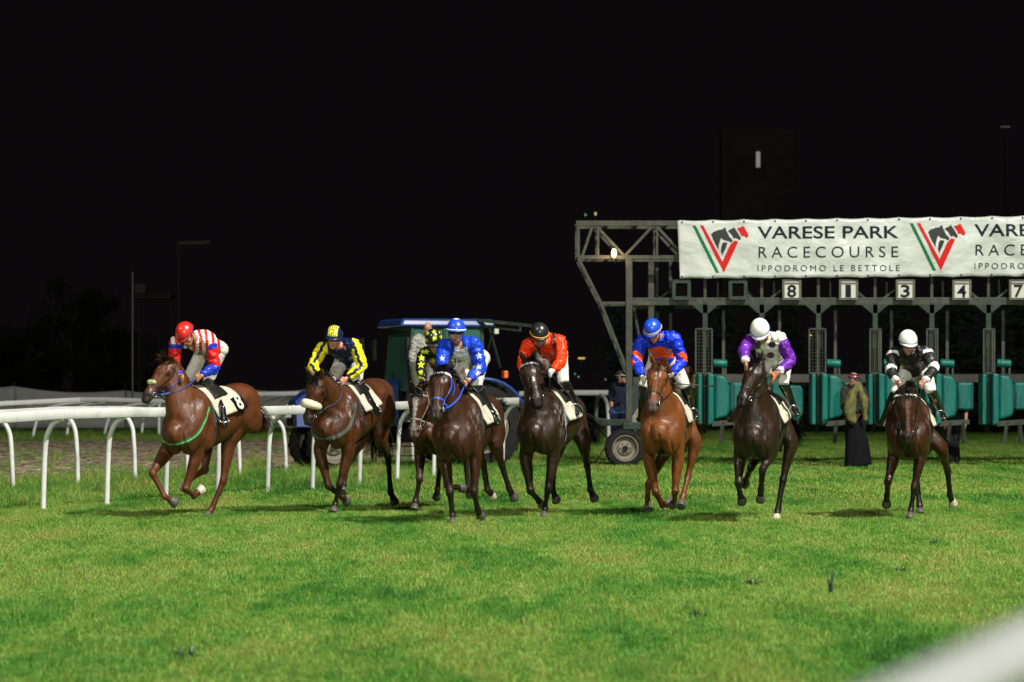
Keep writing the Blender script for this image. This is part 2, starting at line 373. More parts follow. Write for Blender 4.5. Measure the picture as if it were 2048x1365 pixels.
def make_horse(spec):
    rnd = random.Random(spec['seed']); Y0 = GY(spec['gy']); yaw = spec['yaw']
    C = P(*spec['C'], Y0 + .30)
    Rp = Vector((C.x + 1.1 * math.sin(R(yaw)), C.y + 1.1 * math.cos(R(yaw)), 0)); Rp.z = CH - (spec['Ry'] - HY) / F * Rp.y
    B = (Rp - C).normalized(); L = Vector((math.cos(R(yaw)), -math.sin(R(yaw)), 0)); U = L.cross(B).normalized()
    if U.z < 0: U = -U
    def at(t, l=0, u=0): return C + B * t + L * l + U * u
    Sh = Shells(); k = spec.get('k', 1.0)
    rings = [(-.27, -.02, .11, .14), (-.18, -.02, .175, .215), (-.05, .03, .225, .31), (.12, .055, .235, .38), (.32, .05, .252, .39), (.55, .03, .278, .36),
             (.8, .03, .272, .31), (1.0, .045, .235, .255), (1.15, .05, .25, .26), (1.32, .01, .235, .25), (1.46, -.05, .15, .18)]
    Sh.loft([at(t, 0, u) for t, u, a, b in rings], [(a * k, b * k) for t, u, a, b in rings], L, n=22, sub=3, e=.93)
    # head and neck
    nb = at(.03, 0, .17)
    hd = spec['head']
    poll = solve(nb, *hd['poll'], hd.get('nl', .66), -1); muz = solve(poll, *hd['muz'], hd.get('hl', .54), -1)
    HA = (muz - poll); HL = HA.length; HA.normalize()
    hl = Vector((math.cos(R(hd['yaw'])), -math.sin(R(hd['yaw'])), hd.get('roll', 0))); hl = (hl - HA * hl.dot(HA)).normalized(); HU = hl.cross(HA).normalized()
    # HU: out of the front of the face
    if HU.dot(Vector((0, -1, .6))) < 0: HU = -HU
    def hp(t, l=0, u=0): return poll + HA * (t * HL) + hl * l + HU * u
    nd = (poll - nb)
    nl2 = [nb - nd * .16 - UPZ * .05, nb + nd * .15 + UPZ * .0, nb + nd * .42 + UPZ * .025, nb + nd * .7 + UPZ * .03, poll - HU * .05 + HA * .05]
    Sh.loft(nl2, [(.2, .29), (.182, .26), (.14, .2), (.104, .152), (.088, .12)], [L, hl], n=18, sub=4)
    # skull loft: poll, forehead, eyes, cheek, bridge, muzzle
    hr = [(-.04, -.055, .055, .05), (.06, -.055, .084, .084), (.2, -.06, .108, .108), (.33, -.065, .1, .118), (.48, -.055, .077, .1), (.62, -.045, .06, .08), (.76, -.042, .055, .068), (.88, -.045, .06, .064), (.97, -.05, .052, .05)]
    Sh.loft([hp(t, 0, u) for t, u, a, b in hr], [(a * 1.14, b * 1.03) for t, u, a, b in hr], hl, n=16, sub=3, e=.9)
    for s in (-1, 1):
        Sh.ell(hp(.34, s * .062, -.105), hl * .04, HA * .105, HU * .07)          # cheek
        Sh.ell(hp(.26, s * .096, -.02), hl * .022, HA * .045, HU * .022)          # brow over the eye
        Sh.ell(hp(.86, s * .047, -.015), hl * .022, HA * .035, HU * .024)           # nostril wing
        Sh.loft([hp(.42, s * .068, -.028), hp(.56, s * .05, -.026)], [.012, .008], hl, n=8, sub=2)
    Sh.ell(hp(.985, 0, -.085), hl * .034, HA * .03, HU * .026)                    # lower lip
    ears = []
    for s, e in zip((-1, 1), hd['ears']):
        b0 = hp(-.02, s * .048, -.02); tip = solve(b0, *e, .155, hd.get('es', -1)) if e else b0 + (-HA * .12 + hl * s * .04)
        if (tip - b0).length > .19: tip = b0 + (tip - b0).normalized() * .17
        d = tip - b0; mid = b0 + d * .45 + hl * s * .006
        Sh.loft([b0 - d * .12, b0 + d * .15, mid, b0 + d * .8, tip], [(.026, .02), (.031, .022), (.034, .017), (.02, .011), (.006, .005)], hl, n=10, sub=3)
        ears.append((b0, tip))
    # muscles
    for s in (-1, 1):
        Sh.ell(at(.06, s * .185, .1), L * .085, (B * .35 + U * .9).normalized() * .27, (B * .9 - U * .35).normalized() * .13)
        Sh.ell(at(.17, s * .185, -.14), L * .07, (B * .6 - U * .8).normalized() * .15, (B * .8 + U * .6).normalized() * .17)
        Sh.ell(at(-.13, s * .1, -.09), L * .115, B * .155, U * .21); Sh.ell(at(-.06, s * .17, -.02), L * .09, B * .17, U * .2)
        Sh.ell(at(1.18, s * .17, -.1), L * .105, (B * .2 - U * .9).normalized() * .25, B * .2)
        Sh.ell(at(1.34, s * .12, -.12), L * .1, U * .24, B * .13)
        Sh.ell(at(1.02, s * .17, .12), L * .08, B * .12, U * .1)
    legs = []; hooves = []; lat = L
    for i, lg in enumerate(spec['fore']):
        s = (-1, 1)[i]; sg = lg.get('s', (-1, 1, 1))
        S0 = at(.04, s * .15, -.05); el = P(*lg['e'], at(.06).y + lg.get('dy', 0))
        kn = solve(el, *lg['k'], .37, sg[0]); fe = solve(kn, *lg['f'], .26, sg[1]); ho = solve(fe, *lg['h'], .17, sg[2])
        co = fe.lerp(ho, .55)
        Sh.loft([S0, S0.lerp(el, .55), el, el.lerp(kn, .35), el.lerp(kn, .8), kn, kn.lerp(fe, .2), kn.lerp(fe, .6), kn.lerp(fe, .88), fe, fe.lerp(co, .55), co],
                [(.1, .14), (.09, .12), (.075, .1), (.062, .08), (.042, .048), (.047, .05), (.035, .04), (.028, .034), (.03, .036), (.038, .042), (.03, .033), (.04, .044)], lat, n=14, sub=3)
        Sh.ell(kn + Vector((0, -.012, 0)), L * .04, Vector((0, .03, 0)), (fe - kn).normalized() * .05)
        legs.append((kn, fe, co)); hooves.append((co, ho, (kn - fe).normalized(), lg.get('pale', 0)))
    for i, lg in enumerate(spec['hind']):
        s = (-1, 1)[i]; sg = lg.get('s', (1, 1, 1))
        H0 = at(1.16, s * .14, -.04); st = P(*lg['e'], at(1.08).y + lg.get('dy', 0))
        hk = solve(st, *lg['k'], .40, sg[0]); fe = solve(hk, *lg['f'], .33, sg[1]); ho = solve(fe, *lg['h'], .17, sg[2])
        co = fe.lerp(ho, .55)
        Sh.loft([H0, H0.lerp(st, .5), st, st.lerp(hk, .4), st.lerp(hk, .82), hk, hk.lerp(fe, .16), hk.lerp(fe, .55), hk.lerp(fe, .88), fe, fe.lerp(co, .55), co],
                [(.12, .19), (.11, .17), (.088, .12), (.062, .085), (.04, .052), (.045, .058), (.036, .044), (.03, .036), (.032, .038), (.04, .044), (.031, .034), (.042, .046)], lat, n=14, sub=3)
        Sh.ell(hk + Vector((0, .03, .02)), L * .028, Vector((0, .03, 0)), Vector((0, 0, .045)))
        legs.append((hk, fe, co)); hooves.append((co, ho, (hk - fe).normalized(), lg.get('pale', 0)))
    root = empty('horse', Vector((C.x, C.y, 0)), spec['label'], 'horse', 'racehorses galloping from the gate')
    me = Sh.fuse('horse_body', .0125, 2, .45)
    V = verts_of(me); q = V - np.array(C); qt, ql, qu = q @ np.array(B), q @ np.array(L), q @ np.array(U)
    dh, _ = seg_dist(V, poll - HA * .02, muz)
    relax(me, np.clip((qu + .30) / .1, 0, 1) * np.clip((dh - .15) / .08, 0, 1), 26, .55)
    # grooves between the muscles, ribs, then bellies and tendons
    V = verts_of(me); Nn = norms_of(me); q = V - np.array(C); qt, ql, qu = q @ np.array(B), q @ np.array(L), q @ np.array(U); al = np.abs(ql); far = np.clip((dh - .14) / .05, 0, 1)
    def gs(x, s_): return np.exp(-(x / s_) ** 2)
    def wn(x, a_, b_, s_=.04): return np.clip((x - a_) / s_, 0, 1) * np.clip((b_ - x) / s_, 0, 1)
    d = -.020 * gs(ql, .022) * wn(qt, -.6, .05) * wn(qu, -.38, .02, .08)
    d += -.013 * gs(al - .125 - .12 * np.clip(-qu - .1, -.1, .2), .018) * wn(qt, -.6, .06) * wn(qu, -.3, .1, .08)
    d += -.014 * gs(qt - .30 + .25 * qu, .026) * wn(al, .1, 9) * wn(qu, -.28, .22, .08)
    d += -.012 * gs(qt - .02 - .5 * qu, .022) * wn(al, .1, 9) * wn(qu, -.2, .25, .08)
    d += -.014 * gs(qt - 1.0 - .3 * qu, .05) * wn(al, .08, 9) * wn(qu, -.25, .12, .08)
    d += -.012 * gs(qt - 1.27 + .12 * qu, .025) * wn(al, .06, 9) * wn(qu, -.5, .15, .1)
    d += .0022 * np.sin(qt * 95) * wn(qt, .45, .92, .1) * wn(al, .1, 9) * wn(qu, -.28, .12, .08)
    nk = np.array(nb); na = np.array(poll - nb); nl_ = np.linalg.norm(na); na = na / nl_; nt = (V - nk) @ na; rel = (V - nk) - nt[:, None] * na; nu = rel @ np.array(U)
    d += -.012 * gs(nu + .09, .022) * wn(nt, .02, nl_ - .12, .08) + -.008 * gs(nu - .07, .02) * wn(nt, .02, nl_ - .1, .08)
    hv = V - np.array(poll); ht = hv @ np.array(HA) / HL; hla = np.abs(hv @ np.array(hl)); hu = hv @ np.array(HU); hm = np.clip((.16 - dh) / .03, 0, 1)
    dh_ = -.010 * gs(hla - .05, .012) * wn(ht, .36, .8, .06) * wn(hu, -.06, .06, .02) - .008 * gs(hla - .085, .016) * wn(ht, .16, .3, .04) * wn(hu, -.02, .08, .02)
    dh_ += -.010 * gs(hu + .10 - .06 * (ht - .4), .012) * wn(ht, .4, .72, .05) + .006 * gs(hu + .075, .01) * wn(ht, .34, .6, .05) - .012 * gs(hla, .014) * wn(ht, .9, 1.1, .03)
    set_verts(me, V + Nn * (d * far + dh_ * hm)[:, None])
    wrinkle(me, .0045, 5.5, spec['seed'], (1, .6, .55)); wrinkle(me, .0022, 15, spec['seed'] + 9, (1, .7, .5)); V = verts_of(me)
    base = np.array(spec['col']) * np.array((1, 1.06, .72)); Cc = np.tile(base, (len(V), 1))
    # coat colour patches
    belly = np.clip((-(V - np.array(C)) @ np.array(U) - .1) / .3, 0, 1)[:, None]
    pt = np.array(spec.get('points', base * .3))
    for kn, fe, co in legs:
        d, t = seg_dist(V, kn, co); a = np.clip((.12 - d) / .05, 0, 1) * np.clip(t * 6 + .45, 0, 1)
        d2, _ = seg_dist(V, kn + (kn - fe) * .25, kn); a = np.maximum(a, np.clip((.1 - d2) / .05, 0, 1) * .6)
        Cc = Cc * (1 - a[:, None] * spec.get('pk', .9)) + pt * a[:, None] * spec.get('pk', .9)
    hv = V - np.array(poll); ht = hv @ np.array(HA) / HL; hla = hv @ np.array(hl); hu = hv @ np.array(HU)
    near = (np.abs(hla) < .13) & (ht > -.1) & (ht < 1.12) & (hu > -.26 + .1 * np.clip((ht - .5) * 2, 0, 1)) & (hu < .1)
    mz = np.clip((ht - .74) / .12, 0, 1) * near; mc = np.array(spec.get('muzzle', (.02, .016, .014)))
    Cc = Cc * (1 - mz[:, None] * .85) + mc * mz[:, None] * .85
    for (t0, t1, w0, w1, off) in spec.get('blaze', []):
        tt = np.clip((ht - t0) / (t1 - t0), 0, 1); wv = w0 + (w1 - w0) * tt
        a = ((ht > t0) & (ht < t1) & (hu > -.05) & near) * np.clip((wv - np.abs(hla - off) + .006 * np.sin(ht * 60)) / .008, 0, 1)
        Cc = Cc * (1 - a[:, None]) + np.array(spec.get('blazecol', (.55, .5, .45))) * a[:, None]
    for li in spec.get('socks', []):
        kn, fe, co = legs[li]; d, t = seg_dist(V, fe, co); a = (d < .075) * np.clip((t - .1) * 6, 0, 1)
        Cc = Cc * (1 - a[:, None]) + np.array((.5, .45, .38)) * a[:, None]
    for s in (-1, 1):   # dark skin round the eye
        d = np.linalg.norm(V - np.array(hp(.29, s * .1, -.04)), axis=1); a = np.clip((.042 - d) / .014, 0, 1)[:, None] * .75; Cc = Cc * (1 - a) + np.array((.006, .004, .004)) * a
    for s in (-1, 1):
        for q, r_ in ((hp(.885, s * .056, -.01), .026),):
            d = np.linalg.norm((V - np.array(q)), axis=1); a = np.clip((r_ - d) / .007, 0, 1)[:, None]; Cc = Cc * (1 - a) + np.array((.004, .002, .002)) * a
    if spec.get('foam'):   # dried sweat and lather in front of the saddle cloth
        q = V - np.array(C); qt, ql, qu = q @ np.array(B), q @ np.array(L), q @ np.array(U)
        a = np.clip((ql - .1) / .05, 0, 1) * np.clip((qt + .12) / .08, 0, 1) * np.clip((.24 - qt) / .08, 0, 1) * np.clip((qu + .12) / .12, 0, 1) * np.clip((.3 - qu) / .1, 0, 1)
        for i in np.nonzero(a > .02)[0]:
            v = V[i]; n_ = noise.noise(Vector((v[0] * 34, v[1] * 34, v[2] * 7))) + .6 * noise.noise(Vector((v[0] * 70, v[1] * 70, v[2] * 22)))
            k_ = a[i] * min(1, max(0, n_ - .05) * 2.2) * spec['foam']; Cc[i] = Cc[i] * (1 - k_) + np.array((.75, .7, .64)) * k_
    set_col(me, np.clip(Cc * spec.get('gain', .55), .0015, 1))
    body = link('body', me, M['coat'], root)
    bv = bvh_of(me)
    for s in (-1, 1):
        bm = bmesh.new(); bmesh.ops.create_uvsphere(bm, u_segments=12, v_segments=8, radius=.023, matrix=Matrix.Translation(hp(.29, s * .104, -.048)))
        finish('eye', bm, M['eye'], body, smooth=True)
        bm = bmesh.new(); q = hp(.885, s * .056, -.01)
        mx = Matrix.Translation(q) @ Matrix((hl * s, HA, HU)).transposed().to_4x4()
        bmesh.ops.create_uvsphere(bm, u_segments=10, v_segments=6, radius=.0135, matrix=mx @ Matrix.Diagonal((.5, 1.15, .75, 1)))
        finish('nostril', bm, M['dark'], body, smooth=True)
    for co, ho, up, pale in hooves:
        bm = bmesh.new(); s2 = Shells(); d = (ho - co)
        s2.loft([co - d * .15, co + d * .25, ho], [(.04, .043), (.047, .052), (.058, .066)], L, n=16, sub=2, cap=.12)
        me2 = s2.raw('hoof'); bm.free(); link('hoof', me2, M['hoof_pale' if pale else 'hoof'], root)
    # hair
    mh = mat('horse_hair', spec.get('hair', (.006, .005, .005)), .6, var=.5, scale=30, spec=.2)
    bm = bmesh.new(); crest = [nb + nd * .0 + U * .23, nb + nd * .25 + U * .2, nb + nd * .5 + U * .17, nb + nd * .75 + U * .15, poll - HA * .02]
    ms = spec.get('mane', 1)
    for i in range(420):
        t = rnd.random() * 3.99; j = int(t); q = crest[j].lerp(crest[j + 1], t - j)
        loc, nn, _, _ = bv.find_nearest(q + Vector((rnd.uniform(-.02, .02), rnd.uniform(-.02, .02), 0)))
        hair(bm, loc - nn * .005, nn * .8 + L * ms * rnd.uniform(.5, 1.6) + Vector((0, .35, 0)) + UPZ * rnd.uniform(-.1, .4), rnd.uniform(.07, .15), .009, rnd, 2.2)
    finish('mane', bm, mh, body)
    bm = bmesh.new()
    for i in range(110):
        q = hp(rnd.uniform(-.06, .05), rnd.uniform(-.045, .045), .03); loc, nn, _, _ = bv.find_nearest(q)
        hair(bm, loc - nn * .004, nn * .4 + HA * rnd.uniform(.1, .9) + hl * rnd.uniform(-.5, .5) + UPZ * spec.get('tuft', .1), rnd.uniform(.07, .16), .008, rnd, .6)
    finish('forelock', bm, mh, body)
    bm = bmesh.new(); dock = at(1.5, 0, .06); tl = spec['tail']; te = solve(dock, *tl, spec.get('tlen', .6), 1)
    te = te if (te - dock).length < 1 else dock + (te - dock).normalized() * .7
    for i in range(520):
        t = rnd.random() ** 1.2 * .55; q = dock.lerp(te, t) + Vector((rnd.gauss(0, .018), rnd.gauss(0, .018), rnd.gauss(0, .018)))
        dd = (te - q); hair(bm, q, dd.normalized() + U * .5 * (1 - t) + B * .35 + Vector((rnd.gauss(0, .13), rnd.gauss(0, .13), rnd.gauss(0, .13))), dd.length * rnd.uniform(.7, 1.15), .011, rnd, spec.get('tdroop', .9), seg=6)
    s2 = Shells(); s2.loft([at(1.36, 0, .1), dock, dock.lerp(te, .3)], [.05, .035, .018], L, n=10, sub=3)
    b2 = s2.raw('x'); bm.from_mesh(b2); finish('tail', bm, mh, root)
    # ---- tack
    bl = spec.get('bridle', {}); bmat = mat('bridle_strap', bl.get('col', (.012, .01, .009)), .42, var=.2, scale=30)
    bm = bmesh.new()
    band(bm, bv, hp(.13, 0, -.05), hl, HU + HA * 0, .016, off=.005, a0=-25, a9=205)              # browband
    _, _ = band(bm, bv, hp(.64, 0, -.05), hl, HU, .018, off=.004)                                 # noseband
    for s in (-1, 1):
        snap_strap(bm, bv, [hp(.02, s * .09, -.07), hp(.3, s * .11, -.1), hp(.55, s * .08, -.07), hp(.8, s * .06, -.06)], .014, off=.004)
        snap_strap(bm, bv, [hp(.06, s * .09, -.08), hp(.25, s * .12, -.18), hp(.36, s * .03, -.24)], .012, off=.004, n=14)
    snap_strap(bm, bv, [hp(-.03, -.09, -.06), hp(-.08, 0, 0), hp(-.03, .09, -.06)], .016, off=.005, n=12)
    if bl.get('line'): snap_strap(bm, bv, [hp(.12, 0, .06), hp(.4, 0, .06), hp(.62, 0, .04)], .01, off=.004)
    finish('bridle', bm, bmat, root)
    if bl.get('brow'):
        bm = bmesh.new(); Pb, Nb = band(bm, bv, hp(.115, 0, -.05), hl, HU, bl.get('bw', .026), th=.01, off=.011, a0=-15, a9=195)
        if bl.get('beads'):
            bm.free(); bm = bmesh.new()
            for q, nn in zip(Pb[::2], Nb[::2]): bmesh.ops.create_uvsphere(bm, u_segments=8, v_segments=6, radius=.014, matrix=Matrix.Translation(q))
        finish('browband', bm, mat('browband', bl['brow'], .5), root, smooth=bool(bl.get('beads')))
    if bl.get('fleece'):
        Pb, Nb = band(bmesh.new(), bv, hp(.58, 0, -.04), hl, HU, .02, off=.03, a0=-32, a9=212)
        s2 = Shells(); s2.loft(Pb[::4] + [Pb[-1]], [(.032 + .02 * math.sin(math.pi * i / max(1, len(Pb[::4]))), .022 + .014 * math.sin(math.pi * i / max(1, len(Pb[::4])))) for i in range(len(Pb[::4]) + 1)], HA, n=12, sub=3)
        me2 = s2.raw('noseband'); wrinkle(me2, .007, 45, 3); link('fleece_noseband', me2, M['fleece'], root)
    if bl.get('pad'):
        s2 = Shells(); s2.ell(hp(.62, .0, .03), hl * .05, HA * .035, HU * .03); s2.ell(hp(.60, -.04, .02), hl * .035, HA * .03, HU * .03); s2.ell(hp(.60, .04, .02), hl * .035, HA * .03, HU * .03)
        me2 = s2.fuse('nose_pad', .008, 2); wrinkle(me2, .004, 40, 3); link('nose_pad', me2, mat('pale_green_fleece', (.3, .36, .16), .95, var=.2, bump=1), root)
    bits = []
    for s in (-1, 1):
        q = hp(.8, s * .066, -.07); loc, nn, _, _ = bv.find_nearest(q); q = loc + nn * .008; bits.append(q)
        bm = bmesh.new(); tube(bm, [q + (HA * math.cos(a) + HU * math.sin(a)) * .026 for a in [2 * math.pi * i / 14 for i in range(14)]], .004, 6, closed=True)
        finish('bit_ring', bm, M['steel'], root, smooth=True)
    # saddle cloth draped over the back
    sc = spec.get('cloth', {}); t0, t1 = sc.get('t', (.22, .80)); ang = sc.get('ang', 82)
    def drape(name, t0, t1, a0, a1, off, m, lift=0.0, nt_=16, na=36, flare=.03, tp=.0):
        bm = bmesh.new(); rows = []
        for i in range(nt_ + 1):
            row = []
            for j in range(na + 1):
                a = a0 + (a1 - a0) * j / na; t = t0 + (t1 - t0) * i / nt_ + tp * abs(a) / 90
                d = (U * math.cos(R(a)) + L * math.sin(R(a))).normalized(); c = at(t, 0, .02)
                loc, nn, _, _ = bv.ray_cast(c + d * .7, -d)
                if loc is None: loc = c + d * .3; nn = d
                f = max(0, (abs(a) - 55) / 35)
                w_ = .006 * noise.noise(Vector((i * .35, j * .3, spec['seed'])))
                row.append(bm.verts.new(loc + d * (off + lift + f * flare + w_ * (1 + f * 1.5))))
            rows.append(row)
        for i in range(nt_):
            for j in range(na): bm.faces.new((rows[i][j], rows[i][j + 1], rows[i + 1][j + 1], rows[i + 1][j]))
        o = finish(name, bm, m, root, smooth=True)
        q = o.modifiers.new('thick', 'SOLIDIFY'); q.thickness = .008; q.offset = 1
        return o
    drape('saddle_cloth', t0, t1, -ang, ang, .008, M[sc.get('m', 'numcloth')], flare=sc.get('flare', .04), tp=sc.get('tp', .12))
    if sc.get('panel'):
        drape('number_panel', .56, .84, 52, 84, .030, M['black_cloth'], na=10, nt_=8, flare=.034, tp=.12)
    drape('saddle', .33, .62, -42, 42, .024, M['leather'], flare=0, lift=.006)
    bm = bmesh.new(); band(bm, bv, at(.3, 0, .0), L, U, .09, off=.006, th=.005, n=48)
    finish('girth', bm, mat('girth_strap', sc.get('girth', (.03, .03, .03)), .7), root)
    if spec.get('breast'):
        bm = bmesh.new(); Pb, Nb = [], []
        for k_ in range(41):
            a = R(-120 + 240 * k_ / 40); d = (-B * math.cos(a) + L * math.sin(a)); z = -.13 + .22 * (1 - math.cos(a)) ** 1.1
            loc, nn, _, _ = bv.ray_cast(at(.02, 0, z) + d * .8, -d)
            if loc is not None: Pb.append(loc + nn * .006); Nb.append(nn)
        if len(Pb) > 4: ribbon(bm, Pb, Nb, .05, .006)
        finish('breastplate', bm, mat('breastplate_web', spec['breast'], .6, var=.2), root)
        if spec.get('breast2'):
            bm = bmesh.new(); ribbon(bm, [p - UPZ * .0 + n_ * .004 for p, n_ in zip(Pb, Nb)], Nb, .012, .006); finish('breastplate_piping', bm, mat('piping', spec['breast2'], .6), root)
    spec.update(dict(root=root, at=at, hp=hp, bits=bits, L=L, B=B, U=U, Cw=C, bv=bv, nb=nb, poll=poll))
    # numbers on the saddle cloth
    if sc.get('num'):
        try:
            cu = bpy.data.curves.new('number', 'FONT'); cu.body = sc['num']; cu.size = .26; cu.align_x = 'CENTER'; cu.align_y = 'CENTER'; cu.offset = .009; cu.extrude = .002
            to = bpy.data.objects.new('tmp', cu); COL.objects.link(to); dg = bpy.context.evaluated_depsgraph_get(); dg.update()
            tm = bpy.data.meshes.new_from_object(to.evaluated_get(dg)); bpy.data.objects.remove(to)
            d = (U * math.cos(R(66)) + L * math.sin(R(66))).normalized(); q0 = at(.72, 0, .02); loc, nn, _, _ = bv.ray_cast(q0 + d * .7, -d)
            q0 = loc + d * .062; ux = B; uy = (U - d * U.dot(d)).normalized(); ux = (ux - d * ux.dot(d)).normalized()
            for v in tm.vertices: v.co = q0 + ux * v.co.x + uy * v.co.y + d * v.co.z
            tm.update(); link('number', tm, M['board'], root, smooth=False)
        except Exception as e_: print('num', e_)
    return spec
# ------------------------------------------------------------------ people
def star_mask(px, py, cx, cy, r, rot=0.0):
    dx, dy = px - cx, py - cy; a = np.arctan2(dx, -dy) + rot; q = np.hypot(dx, dy)
    w5 = 2 * math.pi / 5; a = np.abs((a + w5 / 2) % w5 - w5 / 2)
    # edge from outer tip (r,0) to inner (ri, 36deg)
    ri = r * .42; x1, y1 = r, 0; x2, y2 = ri * math.cos(w5 / 2), ri * math.sin(w5 / 2)
    nx, ny = (y2 - y1), -(x2 - x1); c = nx * x1 + ny * y1; s = np.sign(nx * 0 + ny * 0 - c)
    val = nx * q * np.cos(a) + ny * q * np.sin(a)
    return (val - c) * (0 - c) > 0

def make_person(sp):
    """joints are given in picture units and solved to real limb lengths"""
    rnd = random.Random(sp['seed']); k = sp.get('k', 1.0)
    Yn = sp['Y']; Nk = P(*sp['neck'], Yn); standing = sp.get('stand', False)
    pv = solve(Nk, *sp['pelvis'], .46 * k, sp.get('sp', 1))
    Hc = solve(Nk, *sp['head'], .20 * k, sp.get('sh', -1))
    sl, sr = [P(*q, Yn + dy) for q, dy in zip(sp['shoulders'], sp.get('sdy', (0, 0)))]
    lat = (sr - sl).normalized()
    arms = []
    for S_, A in zip((sl, sr), sp['arms']):
        sg = A.get('s', (-1, -1)); e = solve(S_, *A['e'], .27 * k, sg[0]); h = solve(e, *A['h'], .25 * k, sg[1]); arms.append((S_, e, h, A))
    legs = []
    for i, Lg in enumerate(sp['legs']):
        hp_ = pv + lat * ((-1, 1)[i] * .095 * k); sg = Lg.get('s', (-1, 1, -1))
        kn = solve(hp_, *Lg['k'], .40 * k, sg[0]); an = solve(kn, *Lg['a'], .38 * k, sg[1]); to = solve(an, *Lg['t'], .19 * k, sg[2])
        hs = sp.get('horse')
        if hs:   # keep the leg outside the horse's flank
            def out(v, m_):
                o_ = Vector((0, 0, CH)); d_ = (v - o_).normalized(); loc, nn_, _, ds = hs['bv'].ray_cast(o_, d_)
                if loc is None or i == 0: return v
                dv = (v - o_).length
                return v if dv < ds - m_ or dv > ds + .75 else o_ + d_ * (ds - m_)
            kn, an, to = out(kn, .03), out(an, .07), out(to, .09)
            if i == 0: an = hs['at'](.42, -.31, .12) if (an - hs['at'](.4, 0, 0)).length < .34 else an; to = an + (to - an).normalized() * .19
        legs.append((hp_, kn, an, to))
    yaw, pitch, roll = sp.get('look', (0, 20, 0))
    Rm = Matrix.Rotation(R(yaw), 3, 'Z') @ Matrix.Rotation(R(-pitch), 3, 'X').inverted() @ Matrix.Rotation(R(roll), 3, 'Y')
    # local head axes: x right, y = -forward, z up ; forward = -y (towards the camera); pitch tips the face down
    hx, hf, hz = Rm @ Vector((1, 0, 0)), Rm @ Vector((0, -1, 0)), Rm @ Vector((0, 0, 1))
    hc = Hc - hz * .03
    def hq(x, f, z): return hc + hx * x * k + hf * f * k + hz * z * k
    def he(Sx, c, r): Sx.ell(hq(*c), hx * r[0] * k, hf * r[1] * k, hz * r[2] * k)
    Sb = Shells()
    he(Sb, (0, -.008, .035), (.074, .092, .09)); he(Sb, (0, .03, -.03), (.061, .062, .08)); he(Sb, (0, .048, -.082), (.04, .042, .034))
    he(Sb, (0, .066, -.105), (.021, .02, .016)); he(Sb, (0, .082, .014), (.048, .014, .011))
    Sb.loft([hq(0, .082, .008), hq(0, .097, -.018), hq(0, .108, -.036)], [(.008, .008), (.011, .011), (.015, .012)], hx, n=8, sub=2)
    for s in (-1, 1):
        he(Sb, (s * .034, .066, -.03), (.022, .02, .02)); he(Sb, (s * .077, -.002, -.012), (.009, .019, .031)); he(Sb, (s * .011, .1, -.042), (.008, .009, .007))
    he(Sb, (0, .092, -.062), (.023, .01, .0055)); he(Sb, (0, .089, -.073), (.019, .01, .006))
    Sb.loft([hq(0, -.02, -.06), Nk.lerp(hq(0, -.02, -.06), .4), Nk - (Nk - pv) * .05], [.055 * k, .056 * k, .07 * k], hx, n=12, sub=3)
    bend = Nk.lerp(pv, .5) + Vector((0, .02, .035 if not standing else 0))
    tor = [pv, pv.lerp(bend, .55), bend, bend.lerp(Nk, .55), Nk - (Nk - bend) * .08]
    tr = [(.145, .115), (.128, .105), (.142, .115), (.168, .118), (.12, .085)]
    Sb.loft(tor, [(a * .86 * k, b * .86 * k) for a, b in tr], lat, n=14, sub=3)
    for S_, e, h, A in arms:
        Sb.loft([S_, e, h], [.043 * k, .036 * k, .024 * k], lat, n=10, sub=3)
        # hand: palm, four bent fingers, thumb
        f = (h - e).normalized(); kx = Vector(A.get('kx', (0, 0, 1))); kx = (kx - f * kx.dot(f)); kx = kx.normalized() if kx.length > .1 else f.orthogonal().normalized()
        nn = f.cross(kx).normalized()
        ts = 1 if (Nk - h).dot(kx) > 0 else -1
        nn = nn if nn.dot(Vector((0, -1, 0))) > 0 else -nn
        if not A.get('fist', True): pass
        Sb.loft([h - f * .01, h + f * .025 * k, h + f * .07 * k], [(.024 * k, .018 * k), (.034 * k, .018 * k), (.04 * k, .016 * k)], kx, n=10, sub=2)
        for q in range(4):
            o = (q - 1.5) * .0215 * k; ln = (.9, 1.0, .95, .78)[q] * k * (1 if ts > 0 else 1)
            p0 = h + f * .068 * k + kx * o; p1 = p0 + (f * .7 + nn * .35) * .034 * ln
            if A.get('fist', True):
                p2 = p1 + (f * .1 - nn * .9) * .026 * ln; p3 = p2 + (-f * .8 - nn * .4) * .02 * ln
            else: p2 = p1 + (f * .9 - nn * .3) * .024 * ln; p3 = p2 + (f * .7 - nn * .5) * .018 * ln
            Sb.loft([p0, p1, p2, p3], [.0098 * k, .0096 * k, .009 * k, .0075 * k], kx, n=8, sub=2)
        p0 = h + f * .03 * k + kx * ts * .03 * k; p1 = p0 + (f * .6 + kx * ts * .7) * .03 * k; p2 = p1 + (f * .8 - nn * .5 - kx * ts * .3) * .028 * k
        Sb.loft([p0, p1, p2], [.0125 * k, .011 * k, .009 * k], kx, n=8, sub=2)
    for hp_, kn, an, to in legs:
        Sb.loft([hp_, kn, an], [.07 * k, .045 * k, .026 * k], lat, n=10, sub=3)
    root = empty('person', Vector((pv.x, pv.y, 0 if not sp.get('ground') else sp['ground'])), sp['label'], sp.get('cat', 'jockey'), sp.get('group'))
    me = Sb.fuse('body', .0065, 2, .4); V = verts_of(me)
    skin = np.array(sp.get('skin', (.42, .2, .12))); Cc = np.tile(skin, (len(V), 1))
